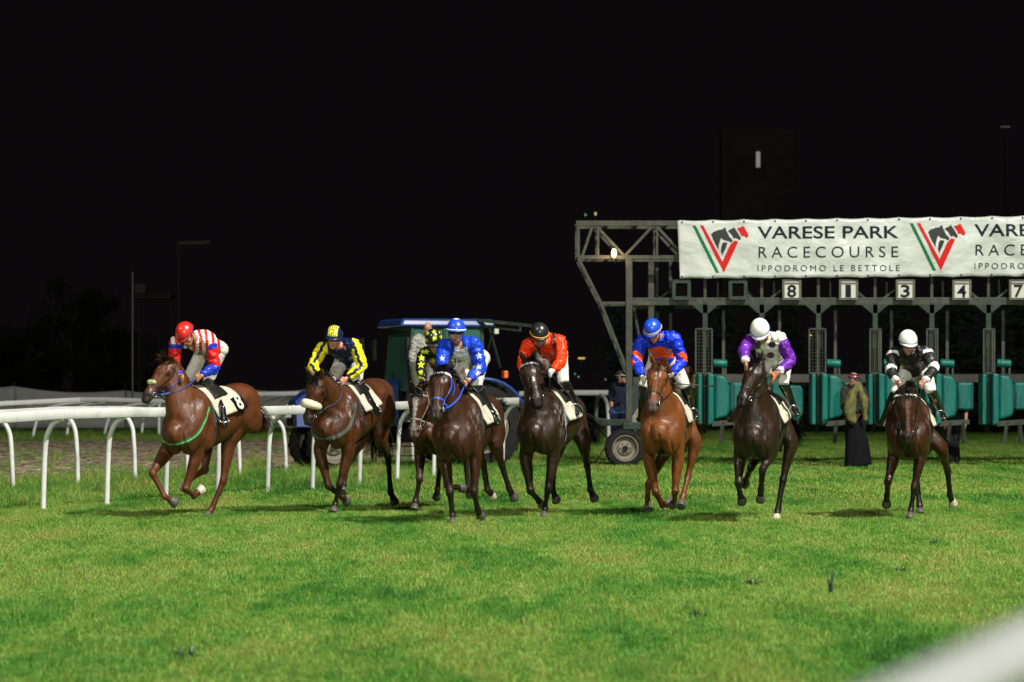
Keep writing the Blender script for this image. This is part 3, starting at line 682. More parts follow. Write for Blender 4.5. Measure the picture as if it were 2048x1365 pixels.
    def paint(c, r, col, soft=.006, amt=1.0):
        nonlocal Cc
        q = V - np.array(hq(*c)); d = np.sqrt(((q @ np.array(hx)) / r[0]) ** 2 + ((q @ np.array(hf)) / r[1]) ** 2 + ((q @ np.array(hz)) / r[2]) ** 2)
        a = np.clip((1 - d) * min(r) / soft, 0, 1)[:, None] * amt; Cc = Cc * (1 - a) + np.array(col) * a
    for s in (-1, 1): paint((s * .03, .092, .017), (.02, .02, .006), (.03, .02, .015), .003)
    hair_c = sp.get('haircol', (.02, .014, .01))
    if sp.get('beard'):
        paint((0, .075, -.085), (.052, .05, .04), sp['beard'], .02, .75); paint((0, .1, -.053), (.026, .02, .007), sp['beard'], .004, .8)
    paint((0, .098, -.067), (.024, .015, .009), (.36, .1, .08), .004, .8)
    paint((0, .09, -.0675), (.02, .03, .002), (.06, .02, .02), .001)
    if sp.get('glove') is not None:
        for S_, e, h, A in arms:
            d, t = seg_dist(V, h - (h - e).normalized() * .03, h + (h - e).normalized() * .13); a = (d < .075)[:, None] * 1.0; Cc = Cc * (1 - a) + np.array(sp['glove']) * a
    set_col(me, np.clip(Cc, .003, 1)); body = link('body', me, M['skin'], root)
    if not sp.get('goggles'):
        for s in (-1, 1):
            bm = bmesh.new(); bmesh.ops.create_uvsphere(bm, u_segments=12, v_segments=8, radius=.0115 * k, matrix=Matrix.Translation(hq(s * .031, .083, -.001)))
            finish('eye', bm, M['eye'], body, smooth=True)
    # ---- top: torso and sleeves
    St = Shells(); st = sp.get('sleeve', 1.0)
    St.loft([pv + (bend - pv) * .12] + tor[1:], [(a * 1.02 * k, b * 1.08 * k) for a, b in tr], lat, n=18, sub=3, cap=.3)
    St.loft([Nk - (Nk - bend).normalized() * .03, Nk + (Hc - Nk) * .18], [.085 * k, .064 * k], lat, n=14, sub=2, cap=.1)
    for S_, e, h, A in arms:
        St.ball(S_ + (Nk - S_) * .12, .078 * k)
        if st >= 1: St.loft([Nk.lerp(S_, .45), S_, S_.lerp(e, .5), e, e.lerp(h, .5), e.lerp(h, .9)], [.085 * k, .074 * k, .068 * k, .059 * k, .054 * k, .037 * k], lat, n=14, sub=3, cap=.2)
        else: St.loft([Nk.lerp(S_, .45), S_, S_.lerp(e, .75)], [.085 * k, .07 * k, .066 * k], lat, n=14, sub=3, cap=.2)
    me = St.fuse('jersey', .0085, 3, .5); wrinkle(me, sp.get('wr', .0075) * 1.9, 9, sp['seed'], (1, 1, 1.7)); wrinkle(me, .0055, 22, sp['seed'] + 5, (1, 1, 1.4))
    V = verts_of(me); px, py = px_of(V)
    dT, tT = seg_dist(V, pv, Nk); arm_i = np.full(len(V), -1); arm_t = np.zeros(len(V)); best = dT - .15 * k
    for i, (S_, e, h, A) in enumerate(arms):
        for j, (a_, b_) in enumerate(((S_, e), (e, h))):
            d, t = seg_dist(V, a_, b_); d = d - .068 * k; mk = d < best; best = np.where(mk, d, best); arm_i = np.where(mk, i, arm_i); arm_t = np.where(mk, j + t, arm_t)
    lt = (V - np.array(Nk)) @ np.array(lat)
    Cc = sp['pat'](dict(V=V, px=px, py=py, arm=arm_i, at=arm_t, b=tT, l=lt, n=len(V), arms=arms))
    set_col(me, np.clip(Cc, .003, 1)); link(sp.get('topname', 'jersey'), me, M[sp.get('topmat', 'silk')], root)
    # ---- breeches / trousers
    Sp = Shells(); Sp.loft([pv - (bend - pv) * .12, pv + (bend - pv) * .3], [(.135 * k, .115 * k), (.13 * k, .105 * k)], lat, n=16, sub=2)
    for hp_, kn, an, to in legs:
        end = kn.lerp(an, .02) if not standing else an - (an - kn) * .04
        rr = [.092, .082, .066, .056] if not standing else [.1, .085, .072, .062]
        Sp.loft([hp_ - (kn - hp_) * .12, hp_.lerp(kn, .4), kn, end], [r_ * k for r_ in rr], lat, n=14, sub=3, cap=.2)
        Sp.loft([hp_.lerp(pv, .4), hp_], [.1 * k, .1 * k], lat, n=12, sub=2)
    me = Sp.fuse('breeches', .01, 3, .5); wrinkle(me, .007, 11, sp['seed'] + 2); wrinkle(me, .003, 26, sp['seed'] + 3)
    if sp.get('legcol') is not None:
        V = verts_of(me); set_col(me, np.tile(np.array(sp['legcol']), (len(V), 1))); link('trousers', me, M['cloth_any'], root)
    else: link('breeches', me, M['breeches'], root)
    for hp_, kn, an, to in legs:
        Sf = Shells(); dn = (an - kn).normalized()
        if not standing: Sf.loft([kn.lerp(hp_, .06), kn.lerp(an, .1), kn.lerp(an, .38), kn.lerp(an, .8), an + dn * .02], [.062 * k, .064 * k, .06 * k, .045 * k, .041 * k], lat, n=14, sub=3, cap=.2)
        else: Sf.loft([kn.lerp(an, .9), an + dn * .02], [.045 * k, .045 * k], lat, n=12, sub=2)
        f = (to - an).normalized(); base = an + dn * .035 * k
        Sf.loft([base - f * .03, base + f * .06, base + f * .15 * k, base + f * .2 * k], [(.036, .036), (.038, .036), (.042, .026), (.034, .018)], lat, n=12, sub=3)
        me = Sf.fuse('boot', .008, 2); wrinkle(me, .0025, 22, 3); link('boot' if not standing else 'shoe', me, M['boot'], root)
        if not standing and sp.get('strap') is not None:
            bm = bmesh.new(); c = kn.lerp(an, .18); tt = (an - kn).normalized(); a_ = tt.orthogonal().normalized(); b_ = tt.cross(a_)
            tube(bm, [c + (a_ * math.cos(q) + b_ * math.sin(q)) * .062 for q in [2 * math.pi * i / 16 for i in range(16)]], .006, 6, closed=True); finish('boot_strap', bm, mat('boot_strap', sp['strap'], .5), root, smooth=True)
        if not standing:   # stirrup iron under the ball of the foot
            bm = bmesh.new(); c = base + f * .12 * k; d2 = lat; uu = -dn
            loop = [c + d2 * .055 - uu * .03, c + d2 * .058 + uu * .03, c + d2 * .03 + uu * .09, c + uu * .105, c - d2 * .03 + uu * .09, c - d2 * .058 + uu * .03, c - d2 * .055 - uu * .03]
            tube(bm, loop, .006, 6, sub=2, closed=False); tube(bm, [loop[0], loop[-1]], .009, 6)
            finish('stirrup', bm, M['steel'], sp['horse']['root'] if sp.get('horse') else root, smooth=True)
    # ---- helmet or cap
    hat = sp.get('hat', 'helmet')
    if hat in ('helmet', 'cap'):
        bm = bmesh.new(); hr_ = .121 if hat == 'helmet' else .1
        cz = .045 if hat == 'helmet' else .035
        nu, nv = 56, 20; rows = []
        for i in range(nv + 1):
            ph = (math.pi * .5 + .16) * i / nv; row = []
            for j in range(nu):
                th = 2 * math.pi * j / nu; rx, ry, rz = hr_ * .9, hr_ * 1.06, hr_ * (1.0 if hat == 'helmet' else .8)
                row.append((hq(rx * math.sin(ph) * math.cos(th), -.008 + ry * math.sin(ph) * math.sin(th), cz + rz * math.cos(ph) - .012 * math.sin(th) * (ph / 1.7) ** 3)))
            rows.append(row)
        vv = [[bm.verts.new(p) for p in row] for row in rows[1:]]; top = bm.verts.new(rows[0][0])
        for j in range(nu): bm.faces.new((top, vv[0][(j + 1) % nu], vv[0][j]))
        for i in range(len(vv) - 1):
            for j in range(nu): bm.faces.new((vv[i][j], vv[i][(j + 1) % nu], vv[i + 1][(j + 1) % nu], vv[i + 1][j]))
        # closed underside a little way up inside
        bm.faces.new([v for v in vv[-1]])
        bmesh.ops.recalc_face_normals(bm, faces=bm.faces); me = bpy.data.meshes.new('helmet'); bm.to_mesh(me); bm.free()
        V = verts_of(me); q = V - np.array(hc); lx, lf, lz = q @ np.array(hx) / k, q @ np.array(hf) / k, q @ np.array(hz) / k
        px, py = px_of(V); set_col(me, np.clip(sp['hpat'](dict(x=lx, f=lf, z=lz, px=px, py=py, n=len(V))), .003, 1))
        hel = link('helmet' if hat == 'helmet' else 'cap', me, M['helmet'], root)
        bm = bmesh.new(); a0, a1 = 22, 158; out, inn = [], []    # peak
        for i in range(17):
            th = R(a0 + (a1 - a0) * i / 16); e = math.sin((i / 16) * math.pi) ** .7 * (.038 if hat == 'helmet' else .06)
            x, y = math.cos(th) * hr_ * .905, math.sin(th) * hr_ * 1.065 - .008
            inn.append(hq(x, y, cz - .012)); out.append(hq(x * 1.02, y + e, cz - .03))
        for i in range(16):
            bm.faces.new([bm.verts.new(p) for p in (inn[i], out[i], out[i + 1], inn[i + 1])])
        bmesh.ops.remove_doubles(bm, verts=bm.verts, dist=1e-5); pk = finish('peak', bm, mat('helmet_peak', sp.get('peak', (.02, .02, .02)), .4), hel, smooth=True)
        md = pk.modifiers.new('t', 'SOLIDIFY'); md.thickness = .005
        if sp.get('hband') is not None:
            bm = bmesh.new(); tube(bm, [hq(math.cos(a) * hr_ * .905, math.sin(a) * hr_ * 1.07 - .008, cz - .004 - .008 * math.sin(a)) for a in [2 * math.pi * i / 32 for i in range(32)]], .0085, 6, closed=True)
            finish('helmet_band', bm, mat('helmet_band', sp['hband'], .5), hel, smooth=True)
        if hat == 'helmet':
            bm = bmesh.new()
            for s in (-1, 1): tube(bm, [hq(s * .086, .01, .02), hq(s * .074, .02, -.06), hq(s * .03, .05, -.12), hq(0, .055, -.125)], .005, 6, sub=3)
            finish('chin_strap', bm, M['leather'], hel, smooth=True)
    elif hat == 'hair':
        Sh = Shells(); he(Sh, (0, -.022, .042), (.079, .092, .089)); me = Sh.fuse('hair', .007, 2); wrinkle(me, .004, 60, 2)
        link('hair', me, mat('hair', hair_c, .6, var=.3, scale=60, bump=.8), root)
    if sp.get('goggles'):
        bm = bmesh.new(); g = sp['goggles']
        for s in (-1, 1):
            mx = Matrix.Translation(hq(s * .032, .084, .0)) @ Matrix((hx, hf, hz)).transposed().to_4x4() @ Matrix.Rotation(R(-s * 16), 4, 'Z') @ Matrix.Diagonal((.036 * k, .014, .021 * k, 1))
            bmesh.ops.create_uvsphere(bm, u_segments=18, v_segments=10, radius=1, matrix=mx)
        bmesh.ops.create_cube(bm, size=1, matrix=Matrix.Translation(hq(0, .096, .004)) @ Matrix((hx, hf, hz)).transposed().to_4x4() @ Matrix.Diagonal((.03, .006, .01, 1)))
        finish('goggles', bm, M['lens'] if g == 'dark' else mat('tinted_lens', g, .1, var=0, coat=.6), root, smooth=True)
        bm = bmesh.new(); tube(bm, [hq(s * x, f, z) for s, x, f, z in ((-1, .058, .074, .002), (-1, .078, .03, .006), (-1, .082, -.03, .01))], .006, 6, sub=2)
        tube(bm, [hq(s * x, f, z) for s, x, f, z in ((1, .058, .074, .002), (1, .078, .03, .006), (1, .082, -.03, .01))], .006, 6, sub=2)
        finish('goggle_strap', bm, M['leather'], root, smooth=True)
    sp.update(root=root, arms_w=arms, legs_w=legs, pv=pv, Nk=Nk)
    return sp

def reins(h, j, col, wd=.016, both=True):
    m = mat('rein_leather', col, .45, var=.15); hands = [a[2] + (a[2] - a[1]).normalized() * .07 for a in j['arms_w']]
    for i, s in enumerate((-1, 1)):
        a = h['bits'][i]; b = hands[i] if not h.get('rein_one') else hands[1]
        pts = []; nn = []
        for q in range(19):
            t = q / 18; p = a.lerp(b, t) - UPZ * (.05 * math.sin(math.pi * t)) + h['L'] * s * .02 * math.sin(math.pi * t)
            loc, n_, _, d = h['bv'].find_nearest(p)
            if (p - loc).dot(n_) < .008: p = loc + n_ * .008
            pts.append(p); nn.append((h['L'] * s + UPZ * .2).normalized() if d > .05 else n_)
        bm = bmesh.new(); ribbon(bm, pts, nn, wd, .004); finish('rein', bm, m, h['root'])
def whip(a, b, label, r=.006):
    bm = bmesh.new(); a, b = Vector(a), Vector(b); tube(bm, [a, a.lerp(b, .28)], .009, 8); tube(bm, [a.lerp(b, .28), b], lambda t: r * (1 - t * .3), 8)
    root = empty('riding_whip', a, label, 'whip'); finish('shaft', bm, M['whip'], root, smooth=True)
    bm = bmesh.new(); d = (b - a).normalized(); s = d.cross(Vector((0, 1, 0))).normalized(); ribbon(bm, [b - d * .03, b + d * .04], [Vector((0, -1, 0))] * 2, .026, .006); finish('flap', bm, M['whip'], root)
# ------------------------------------------------------------------ the eight runners
def build_horses():
    H = {}
    H[1] = make_horse(dict(seed=11, gy=1040, yaw=26, C=(372, 856), Ry=818, label='chestnut horse with pale green nose pad leading beside the white rail', gain=.5, col=(.155, .044, .02), points=(.1, .028, .014), pk=.5, muzzle=(.05, .04, .036),
        hair=(.035, .012, .006), tuft=.5, head=dict(poll=(336, 722), muz=(285, 797), yaw=48, ears=((313, 708), (346, 712)), hl=.56),
        fore=[dict(e=(330, 908), k=(305, 946), f=(330, 994), h=(351, 1007), s=(-1, 1, 1)), dict(e=(393, 912), k=(372, 979), f=(388, 992), h=(404, 979), s=(-1, 1, 1), pale=1)],
        hind=[dict(e=(415, 880), k=(410, 940), f=(375, 962), h=(366, 975), s=(-1, -1, -1), pale=1), dict(e=(458, 885), k=(447, 962), f=(424, 1017), h=(411, 1037), s=(1, -1, -1))],
        blaze=[(.2, .3, .008, .003, .0)], tail=(518, 866), tlen=.42, breast=(.01, .1, .05), breast2=(.2, .4, .08), mane=-1,
        bridle=dict(pad=1), cloth=dict(panel=1, num='8', t=(.2, .82), girth=(.02, .05, .06))))
    H[2] = make_horse(dict(seed=22, gy=1030, yaw=22, C=(668, 846), Ry=806, label='bay horse wearing a cream sheepskin noseband, second from the left', col=(.1, .03, .014), points=(.012, .008, .006), muzzle=(.07, .055, .05),
        head=dict(poll=(632, 757), muz=(612, 846), yaw=24, ears=((608, 732), (646, 738)), hl=.55),
        fore=[dict(e=(640, 905), k=(657, 972), f=(684, 995), h=(694, 1004), s=(-1, 1, 1)), dict(e=(696, 908), k=(680, 968), f=(671, 1006), h=(666, 1027), s=(-1, 1, -1))],
        hind=[dict(e=(722, 876), k=(694, 930), f=(688, 968), h=(684, 985), s=(-1, -1, -1)), dict(e=(762, 878), k=(776, 915), f=(781, 985), h=(790, 1006), s=(1, 1, 1))],
        tail=(750, 915), tlen=.3, foam=.5, breast=(.07, .09, .07), bridle=dict(fleece=1, line=1), cloth=dict(t=(.22, .66))))
    H[8] = make_horse(dict(seed=88, gy=1027, yaw=13, C=(866, 862), Ry=838, label='bay horse with a broad white blaze half hidden behind a darker bay', col=(.085, .026, .014), points=(.02, .014, .012), muzzle=(.3, .2, .17),
        head=dict(poll=(836, 779), muz=(826, 872), yaw=14, ears=((820, 762), (858, 763)), hl=.58),
        fore=[dict(e=(840, 905), k=(839, 959), f=(832, 1000), h=(828, 1022), s=(-1, 1, -1)), dict(e=(885, 915), k=(895, 972), f=(910, 975), h=(927, 977), s=(-1, 1, 1))],
        hind=[dict(e=(884, 880), k=(880, 930), f=(875, 980), h=(873, 995)), dict(e=(926, 880), k=(932, 925), f=(936, 975), h=(940, 990))],
        blaze=[(.18, .6, .04, .02, .0), (.6, .96, .022, .034, .0)], tail=(950, 890), bridle=dict(col=(.3, .28, .24)), cloth=dict()))
    H[3] = make_horse(dict(seed=33, gy=1052, yaw=14, C=(912, 868), Ry=842, label='dark bay horse with a white browband and bright blue bridle straps', col=(.055, .017, .009), points=(.012, .009, .008), muzzle=(.05, .036, .03),
        head=dict(poll=(880, 740), muz=(870, 832), yaw=14, ears=((858, 722), (899, 728)), hl=.58),
        fore=[dict(e=(890, 922), k=(900, 986), f=(905, 1030), h=(905, 1051), s=(-1, 1, -1)), dict(e=(951, 912), k=(948, 985), f=(955, 1018), h=(962, 1034), s=(-1, 1, 1))],
        hind=[dict(e=(950, 885), k=(966, 926), f=(975, 980), h=(987, 993), pale=1), dict(e=(992, 888), k=(1003, 928), f=(1018, 978), h=(1029, 997))],
        foam=.25, tail=(1012, 812), tlen=.3, tdroop=.2, bridle=dict(brow=(.7, .7, .66), col=(.02, .07, .5)), cloth=dict(t=(.2, .75))))
    H[4] = make_horse(dict(seed=44, gy=1039, yaw=16, C=(1080, 858), Ry=838, label='very dark brown horse with a pale pink browband, wet shining shoulder', col=(.034, .0155, .01), points=(.007, .005, .005), muzzle=(.022, .014, .013),
        head=dict(poll=(1057, 722), muz=(1077, 808), yaw=-8, ears=((1041, 702), (1072, 698)), hl=.57),
        fore=[dict(e=(1052, 920), k=(1061, 982), f=(1078, 1003), h=(1084, 1008), s=(-1, 1, 1)), dict(e=(1107, 914), k=(1096, 978), f=(1090, 1016), h=(1087, 1038), s=(-1, 1, -1))],
        hind=[dict(e=(1120, 885), k=(1107, 940), f=(1106, 982), h=(1113, 1002), s=(1, 1, 1)), dict(e=(1168, 888), k=(1174, 929), f=(1181, 980), h=(1189, 998))],
        foam=.32, tail=(1196, 890), tlen=.3, bridle=dict(brow=(.5, .42, .46), bw=.02), cloth=dict(t=(.2, .78), girth=(.2, .21, .22))))
    H[5] = make_horse(dict(seed=55, gy=1038, yaw=10, C=(1325, 860), Ry=846, label='bright chestnut horse with a white star and green bit, galloping head on', col=(.22, .065, .02), points=(.12, .038, .018), pk=.6, muzzle=(.12, .09, .08),
        hair=(.09, .03, .01), head=dict(poll=(1316, 730), muz=(1304, 818), yaw=8, ears=((1301, 708), (1333, 712)), hl=.57),
        fore=[dict(e=(1298, 920), k=(1312, 986), f=(1325, 1011), h=(1338, 1006), s=(-1, 1, 1)), dict(e=(1356, 918), k=(1350, 984), f=(1349, 1000), h=(1345, 1010), s=(-1, 1, 1))],
        hind=[dict(e=(1335, 895), k=(1297, 968), f=(1295, 999), h=(1296, 1020), s=(-1, -1, -1)), dict(e=(1390, 885), k=(1376, 953), f=(1366, 993), h=(1361, 1014), s=(1, -1, -1))],
        blaze=[(.2, .29, .018, .01, .0), (.29, .42, .008, .005, .004), (.62, .72, .02, .01, 0)], tail=(1400, 880), bridle=dict(), cloth=dict(t=(.2, .74))))
    H[6] = make_horse(dict(seed=66, gy=1050, yaw=12, C=(1512, 866), Ry=838, label='near black horse with a small white star, head turned to the left', col=(.03, .0135, .0085), points=(.009, .007, .006), muzzle=(.012, .01, .009),
        head=dict(poll=(1513, 724), muz=(1479, 806), yaw=30, ears=((1494, 702), (1527, 698)), hl=.57),
        fore=[dict(e=(1480, 912), k=(1477, 968), f=(1480, 988), h=(1484, 1003), s=(-1, 1, 1)), dict(e=(1545, 900), k=(1525, 940), f=(1522, 980), h=(1521, 1000), s=(-1, 1, 1))],
        hind=[dict(e=(1530, 890), k=(1502, 935), f=(1492, 960), h=(1490, 968), s=(-1, 1, 1)), dict(e=(1582, 886), k=(1566, 960), f=(1556, 1019), h=(1552, 1043), s=(1, -1, -1), pale=1)],
        blaze=[(.2, .28, .014, .01, .0)], tail=(1605, 890), bridle=dict(), cloth=dict(t=(.2, .8))))
    H[7] = make_horse(dict(seed=77, gy=1041, yaw=10, C=(1816, 866), Ry=858, label='dark bay horse with a beaded white browband and its head held low', col=(.05, .015, .008), points=(.012, .009, .008), muzzle=(.02, .014, .014),
        head=dict(poll=(1812, 780), muz=(1817, 885), yaw=-4, ears=((1789, 790), (1838, 786)), es=1, nl=.6, hl=.62),
        fore=[dict(e=(1788, 912), k=(1776, 964), f=(1774, 992), h=(1773, 1010), s=(-1, 1, 1)), dict(e=(1842, 906), k=(1829, 975), f=(1822, 1018), h=(1819, 1040), s=(-1, 1, -1))],
        hind=[dict(e=(1840, 890), k=(1832, 940), f=(1839, 1010), h=(1840, 1030), s=(1, -1, -1)), dict(e=(1882, 895), k=(1895, 942), f=(1900, 990), h=(1907, 1010), pale=1)],
        blaze=[(.25, .8, .018, .014, .004)], blazecol=(.14, .055, .03), foam=.2, tail=(1900, 900), bridle=dict(brow=(.62, .62, .58), beads=1), cloth=dict(t=(.2, .8))))
    return H

def colr(n, c): return np.tile(np.array(c, dtype=float), (n, 1))
def build_jockeys(H):
    J = {}
    RED, WHT, BLU, YEL, NAV = (.62, .014, .012), (.68, .7, .66), (.01, .03, .36), (.72, .66, .01), (.006, .012, .05)
    def p1(c):
        C = colr(c['n'], WHT); s = (np.floor((c['l'] + c['b'] * .06 + 10.0) / .036) % 2 == 0); C[s] = RED
        a = c['arm'] >= 0; C[a] = BLU; C[a & (c['at'] > .32) & (c['at'] < .98)] = RED; C[a & (c['at'] < .12)] = WHT; C[a & (c['at'] < .12) & s] = RED; return C
    def h1(c): C = colr(c['n'], RED); C[np.abs(c['x']) < .0025] = (.4, .01, .01); return C
    J[1] = make_person(dict(seed=1, horse=H[1], Y=H[1]['Cw'].y + .12, label='jockey in red and white stripes with a red helmet, looking down', group='jockeys in the race',
        neck=(393, 680), head=(371, 667), pelvis=(424, 700), sh=-1, shoulders=((352, 685), (419, 682)), sdy=(-.05, .05), look=(-26, 42, -14), skin=(.34, .15, .09),
        arms=[dict(e=(348, 730), h=(360, 752)), dict(e=(430, 735), h=(403, 752), kx=(0, -.3, 1))],
        legs=[dict(k=(372, 768), a=(395, 815), t=(390, 830)), dict(k=(416, 762), a=(444, 818), t=(446, 835), s=(-1, 1, -1))], pat=p1, hpat=h1, peak=(.45, .01, .01), hband=(.02, .01, .02), goggles='dark'))
    def p2(c):
        C = colr(c['n'], NAV); a = (c['arm'] >= 0)
        for i, (S_, e, h, A) in enumerate(c['arms']):
            for j, (p, q) in enumerate(((S_, e), (e, h))):
                d = np.array(q - p); d /= np.linalg.norm(d); s = np.cross(d, np.array((0, 1.0, 0))); s /= np.linalg.norm(s)
                o = (c['V'] - np.array(p)) @ s; u = (c['V'] - np.array(p)) @ d
                mk = (c['arm'] == i) & (np.floor(c['at']).clip(0, 1) == j)
                zig = .006 * np.sin(u * 70); y = mk & (np.abs(o + zig + .004) > .02) ; C[y] = YEL
        C[a & (c['at'] > 1.88)] = NAV; return C
    def h2(c):
        C = colr(c['n'], NAV); s = (np.abs(((c['x'] + .0125 + .5) % .025) - .0125) < .0075) & (np.abs(c['x']) < .06) & (c['z'] > .06) & (c['f'] > -.05); C[s] = YEL; return C
    J[2] = make_person(dict(seed=2, horse=H[2], Y=H[2]['Cw'].y + .14, label='jockey in navy with yellow striped sleeves and striped helmet', group='jockeys in the race',
        neck=(682, 694), head=(668, 673), pelvis=(700, 720), shoulders=((645, 697), (708, 690)), look=(-8, 14, 4), skin=(.5, .22, .15),
        arms=[dict(e=(626, 733), h=(640, 757)), dict(e=(724, 733), h=(694, 757), kx=(0, -.3, 1))],
        legs=[dict(k=(662, 765), a=(680, 815), t=(678, 832)), dict(k=(714, 762), a=(740, 800), t=(748, 814))], pat=p2, hpat=h2, peak=NAV, goggles='dark', strap=(.12, .05, .05)))
    def p8(c):
        C = colr(c['n'], (.009, .009, .009))
        for x, y, r in ((843, 716, 8), (842, 730, 8), (841, 745, 7), (852, 704, 6), (866, 704, 6), (845, 704, 6), (884, 690, 7), (866, 722, 7), (838, 756, 6)): C[star_mask(c['px'], c['py'], x, y, r)] = (.5, .65, .01)
        return C
    def h8(c):
        C = colr(c['n'], (.009, .009, .01))
        for x, y, r in ((868, 664, 5.5), (869, 677, 6.5), (851, 680, 5), (884, 674, 6), (855, 667, 4.5), (880, 664, 4)): C[star_mask(c['px'], c['py'], x, y, r, .2)] = (.5, .65, .01)
        return C
    J[8] = make_person(dict(seed=8, horse=H[8], Y=H[8]['Cw'].y + .12, label='jockey in black with yellow stars, half behind the jockey in blue', group='jockeys in the race',
        neck=(872, 705), head=(867, 680), pelvis=(888, 734), shoulders=((848, 708), (898, 706)), look=(8, 30, -4), skin=(.42, .2, .13),
        arms=[dict(e=(841, 735), h=(846, 760)), dict(e=(906, 740), h=(890, 762))],
        legs=[dict(k=(862, 790), a=(878, 830), t=(876, 845)), dict(k=(908, 790), a=(920, 830), t=(920, 845))], pat=p8, hpat=h8, peak=(.01, .01, .01), goggles=(.12, .09, .07)))
    def p3(c):
        C = colr(c['n'], (.008, .045, .5)); t = (c['arm'] < 0) & (np.abs(c['px'] - 922) < 13 + (c['py'] - 700) * .25) & (c['py'] > 694); C[t] = (.68, .68, .66)
        for x, y, r in ((958, 712, 7.5), (957, 733, 7.5), (956, 748, 6.5), (884, 717, 6), (938, 762, 5)): C[star_mask(c['px'], c['py'], x, y, r, .15)] = (.66, .68, .72)
        return C
    def h3(c): C = colr(c['n'], (.012, .05, .48)); C[(np.abs(c['x']) < .012) & (c['f'] < .05)] = (.7, .7, .7); C[(c['z'] > .155)] = (.7, .7, .7); return C
    J[3] = make_person(dict(seed=3, horse=H[3], Y=H[3]['Cw'].y + .14, label='bearded jockey in blue with white stars on the sleeve and blue helmet', group='jockeys in the race',
        neck=(915, 692), head=(912, 661), pelvis=(946, 718), sh=-1, shoulders=((888, 692), (949, 688)), look=(0, 2, 2), skin=(.4, .19, .12), beard=(.03, .02, .015),
        arms=[dict(e=(884, 725), h=(893, 754)), dict(e=(962, 736), h=(938, 760), kx=(0, -.3, 1))],
        legs=[dict(k=(914, 772), a=(930, 820), t=(928, 836)), dict(k=(952, 770), a=(978, 814), t=(990, 838))], pat=p3, hpat=h3, peak=(.02, .08, .5), hband=(.68, .68, .68), goggles='dark', strap=(.02, .02, .02)))
    def p4(c):
        C = colr(c['n'], (.72, .035, .003)); t = (c['arm'] < 0) & (np.abs(np.abs(c['l']) - .1) < .02); C[t] = (.015, .012, .012); C[(c['arm'] < 0) & (c['b'] < .15)] = (.015, .012, .012); return C
    J[4] = make_person(dict(seed=4, horse=H[4], Y=H[4]['Cw'].y + .12, label='jockey in orange with black braces and a black helmet', group='jockeys in the race',
        neck=(1092, 684), head=(1079, 668), pelvis=(1104, 712), shoulders=((1056, 692), (1120, 684)), look=(6, 28, 0), skin=(.36, .17, .11), glove=(.55, .53, .47),
        arms=[dict(e=(1044, 728), h=(1060, 756)), dict(e=(1123, 722), h=(1106, 742), kx=(0, -.3, 1))],
        legs=[dict(k=(1080, 762), a=(1096, 812), t=(1094, 828)), dict(k=(1127, 762), a=(1150, 806), t=(1156, 822))], pat=p4, hpat=lambda c: colr(c['n'], (.014, .014, .015)), peak=(.012, .012, .012), hband=(.55, .26, .02), goggles='dark', beard=(.1, .06, .04)))
    def p5(c):
        C = colr(c['n'], (.005, .03, .5)); ORG = (.8, .07, .006)
        v = (c['arm'] < 0) & (c['py'] > 693 + np.abs(c['px'] - 1318) * .28) & (c['py'] < 716); C[v] = ORG
        for i in (0, 1): C[(c['arm'] == i) & (np.abs(c['at'] - .95) < .3 - 6 * 0 * c['l'])] = ORG
        a = (c['arm'] >= 0) & (np.sin(c['V'][:, 2] * 40 + c['V'][:, 0] * 35) > .1) & (np.abs(c['at'] - .95) < .3); C[a] = (.005, .03, .5); return C
    J[5] = make_person(dict(seed=5, horse=H[5], Y=H[5]['Cw'].y + .16, label='jockey in royal blue with orange trim, standing tall in the stirrups', group='jockeys in the race',
        neck=(1320, 676), head=(1305, 660), pelvis=(1328, 720), shoulders=((1284, 682), (1349, 678)), look=(-16, 30, -6), skin=(.34, .16, .1), glove=(.55, .54, .4),
        arms=[dict(e=(1273, 722), h=(1284, 754)), dict(e=(1364, 722), h=(1344, 750), kx=(0, -.3, 1))],
        legs=[dict(k=(1288, 772), a=(1300, 822), t=(1298, 838)), dict(k=(1370, 772), a=(1384, 816), t=(1390, 830))], pat=p5, hpat=lambda c: colr(c['n'], (.006, .06, .5)), peak=(.01, .08, .5), hband=(.5, .27, .07), goggles='dark'))
    def p6(c):
        C = colr(c['n'], (.62, .64, .54)); PU = (.1, .014, .22)
        for x, y, rx, ry in ((1514, 692, 8, 6), (1544, 690, 8, 6), (1541, 711, 8, 6), (1524, 722, 7, 5)): C[((c['px'] - x) / rx) ** 2 + ((c['py'] - y) / ry) ** 2 < 1] = (.055, .02, .075)
        C[c['arm'] >= 0] = (.1, .012, .26); C[(c['arm'] >= 0) & (c['at'] < .1)] = (.62, .64, .54); C[(c['arm'] >= 0) & (c['at'] > 1.74)] = (.6, .56, .66); return C
    J[6] = make_person(dict(seed=6, horse=H[6], Y=H[6]['Cw'].y + .12, label='jockey with purple sleeves, dotted white jersey and plain white helmet', group='jockeys in the race',
        neck=(1533, 680), head=(1520, 661), pelvis=(1553, 718), shoulders=((1502, 682), (1560, 678)), look=(-10, 44, -6), skin=(.3, .13, .08),
        arms=[dict(e=(1488, 700), h=(1491, 726), s=(-1, -1)), dict(e=(1581, 722), h=(1556, 746), kx=(0, -.3, 1))],
        legs=[dict(k=(1516, 770), a=(1530, 815), t=(1528, 832)), dict(k=(1566, 766), a=(1584, 806), t=(1592, 826))], pat=p6, hpat=lambda c: colr(c['n'], (.66, .64, .58)), peak=(.6, .58, .55), hband=(.015, .07, .3), goggles='dark'))
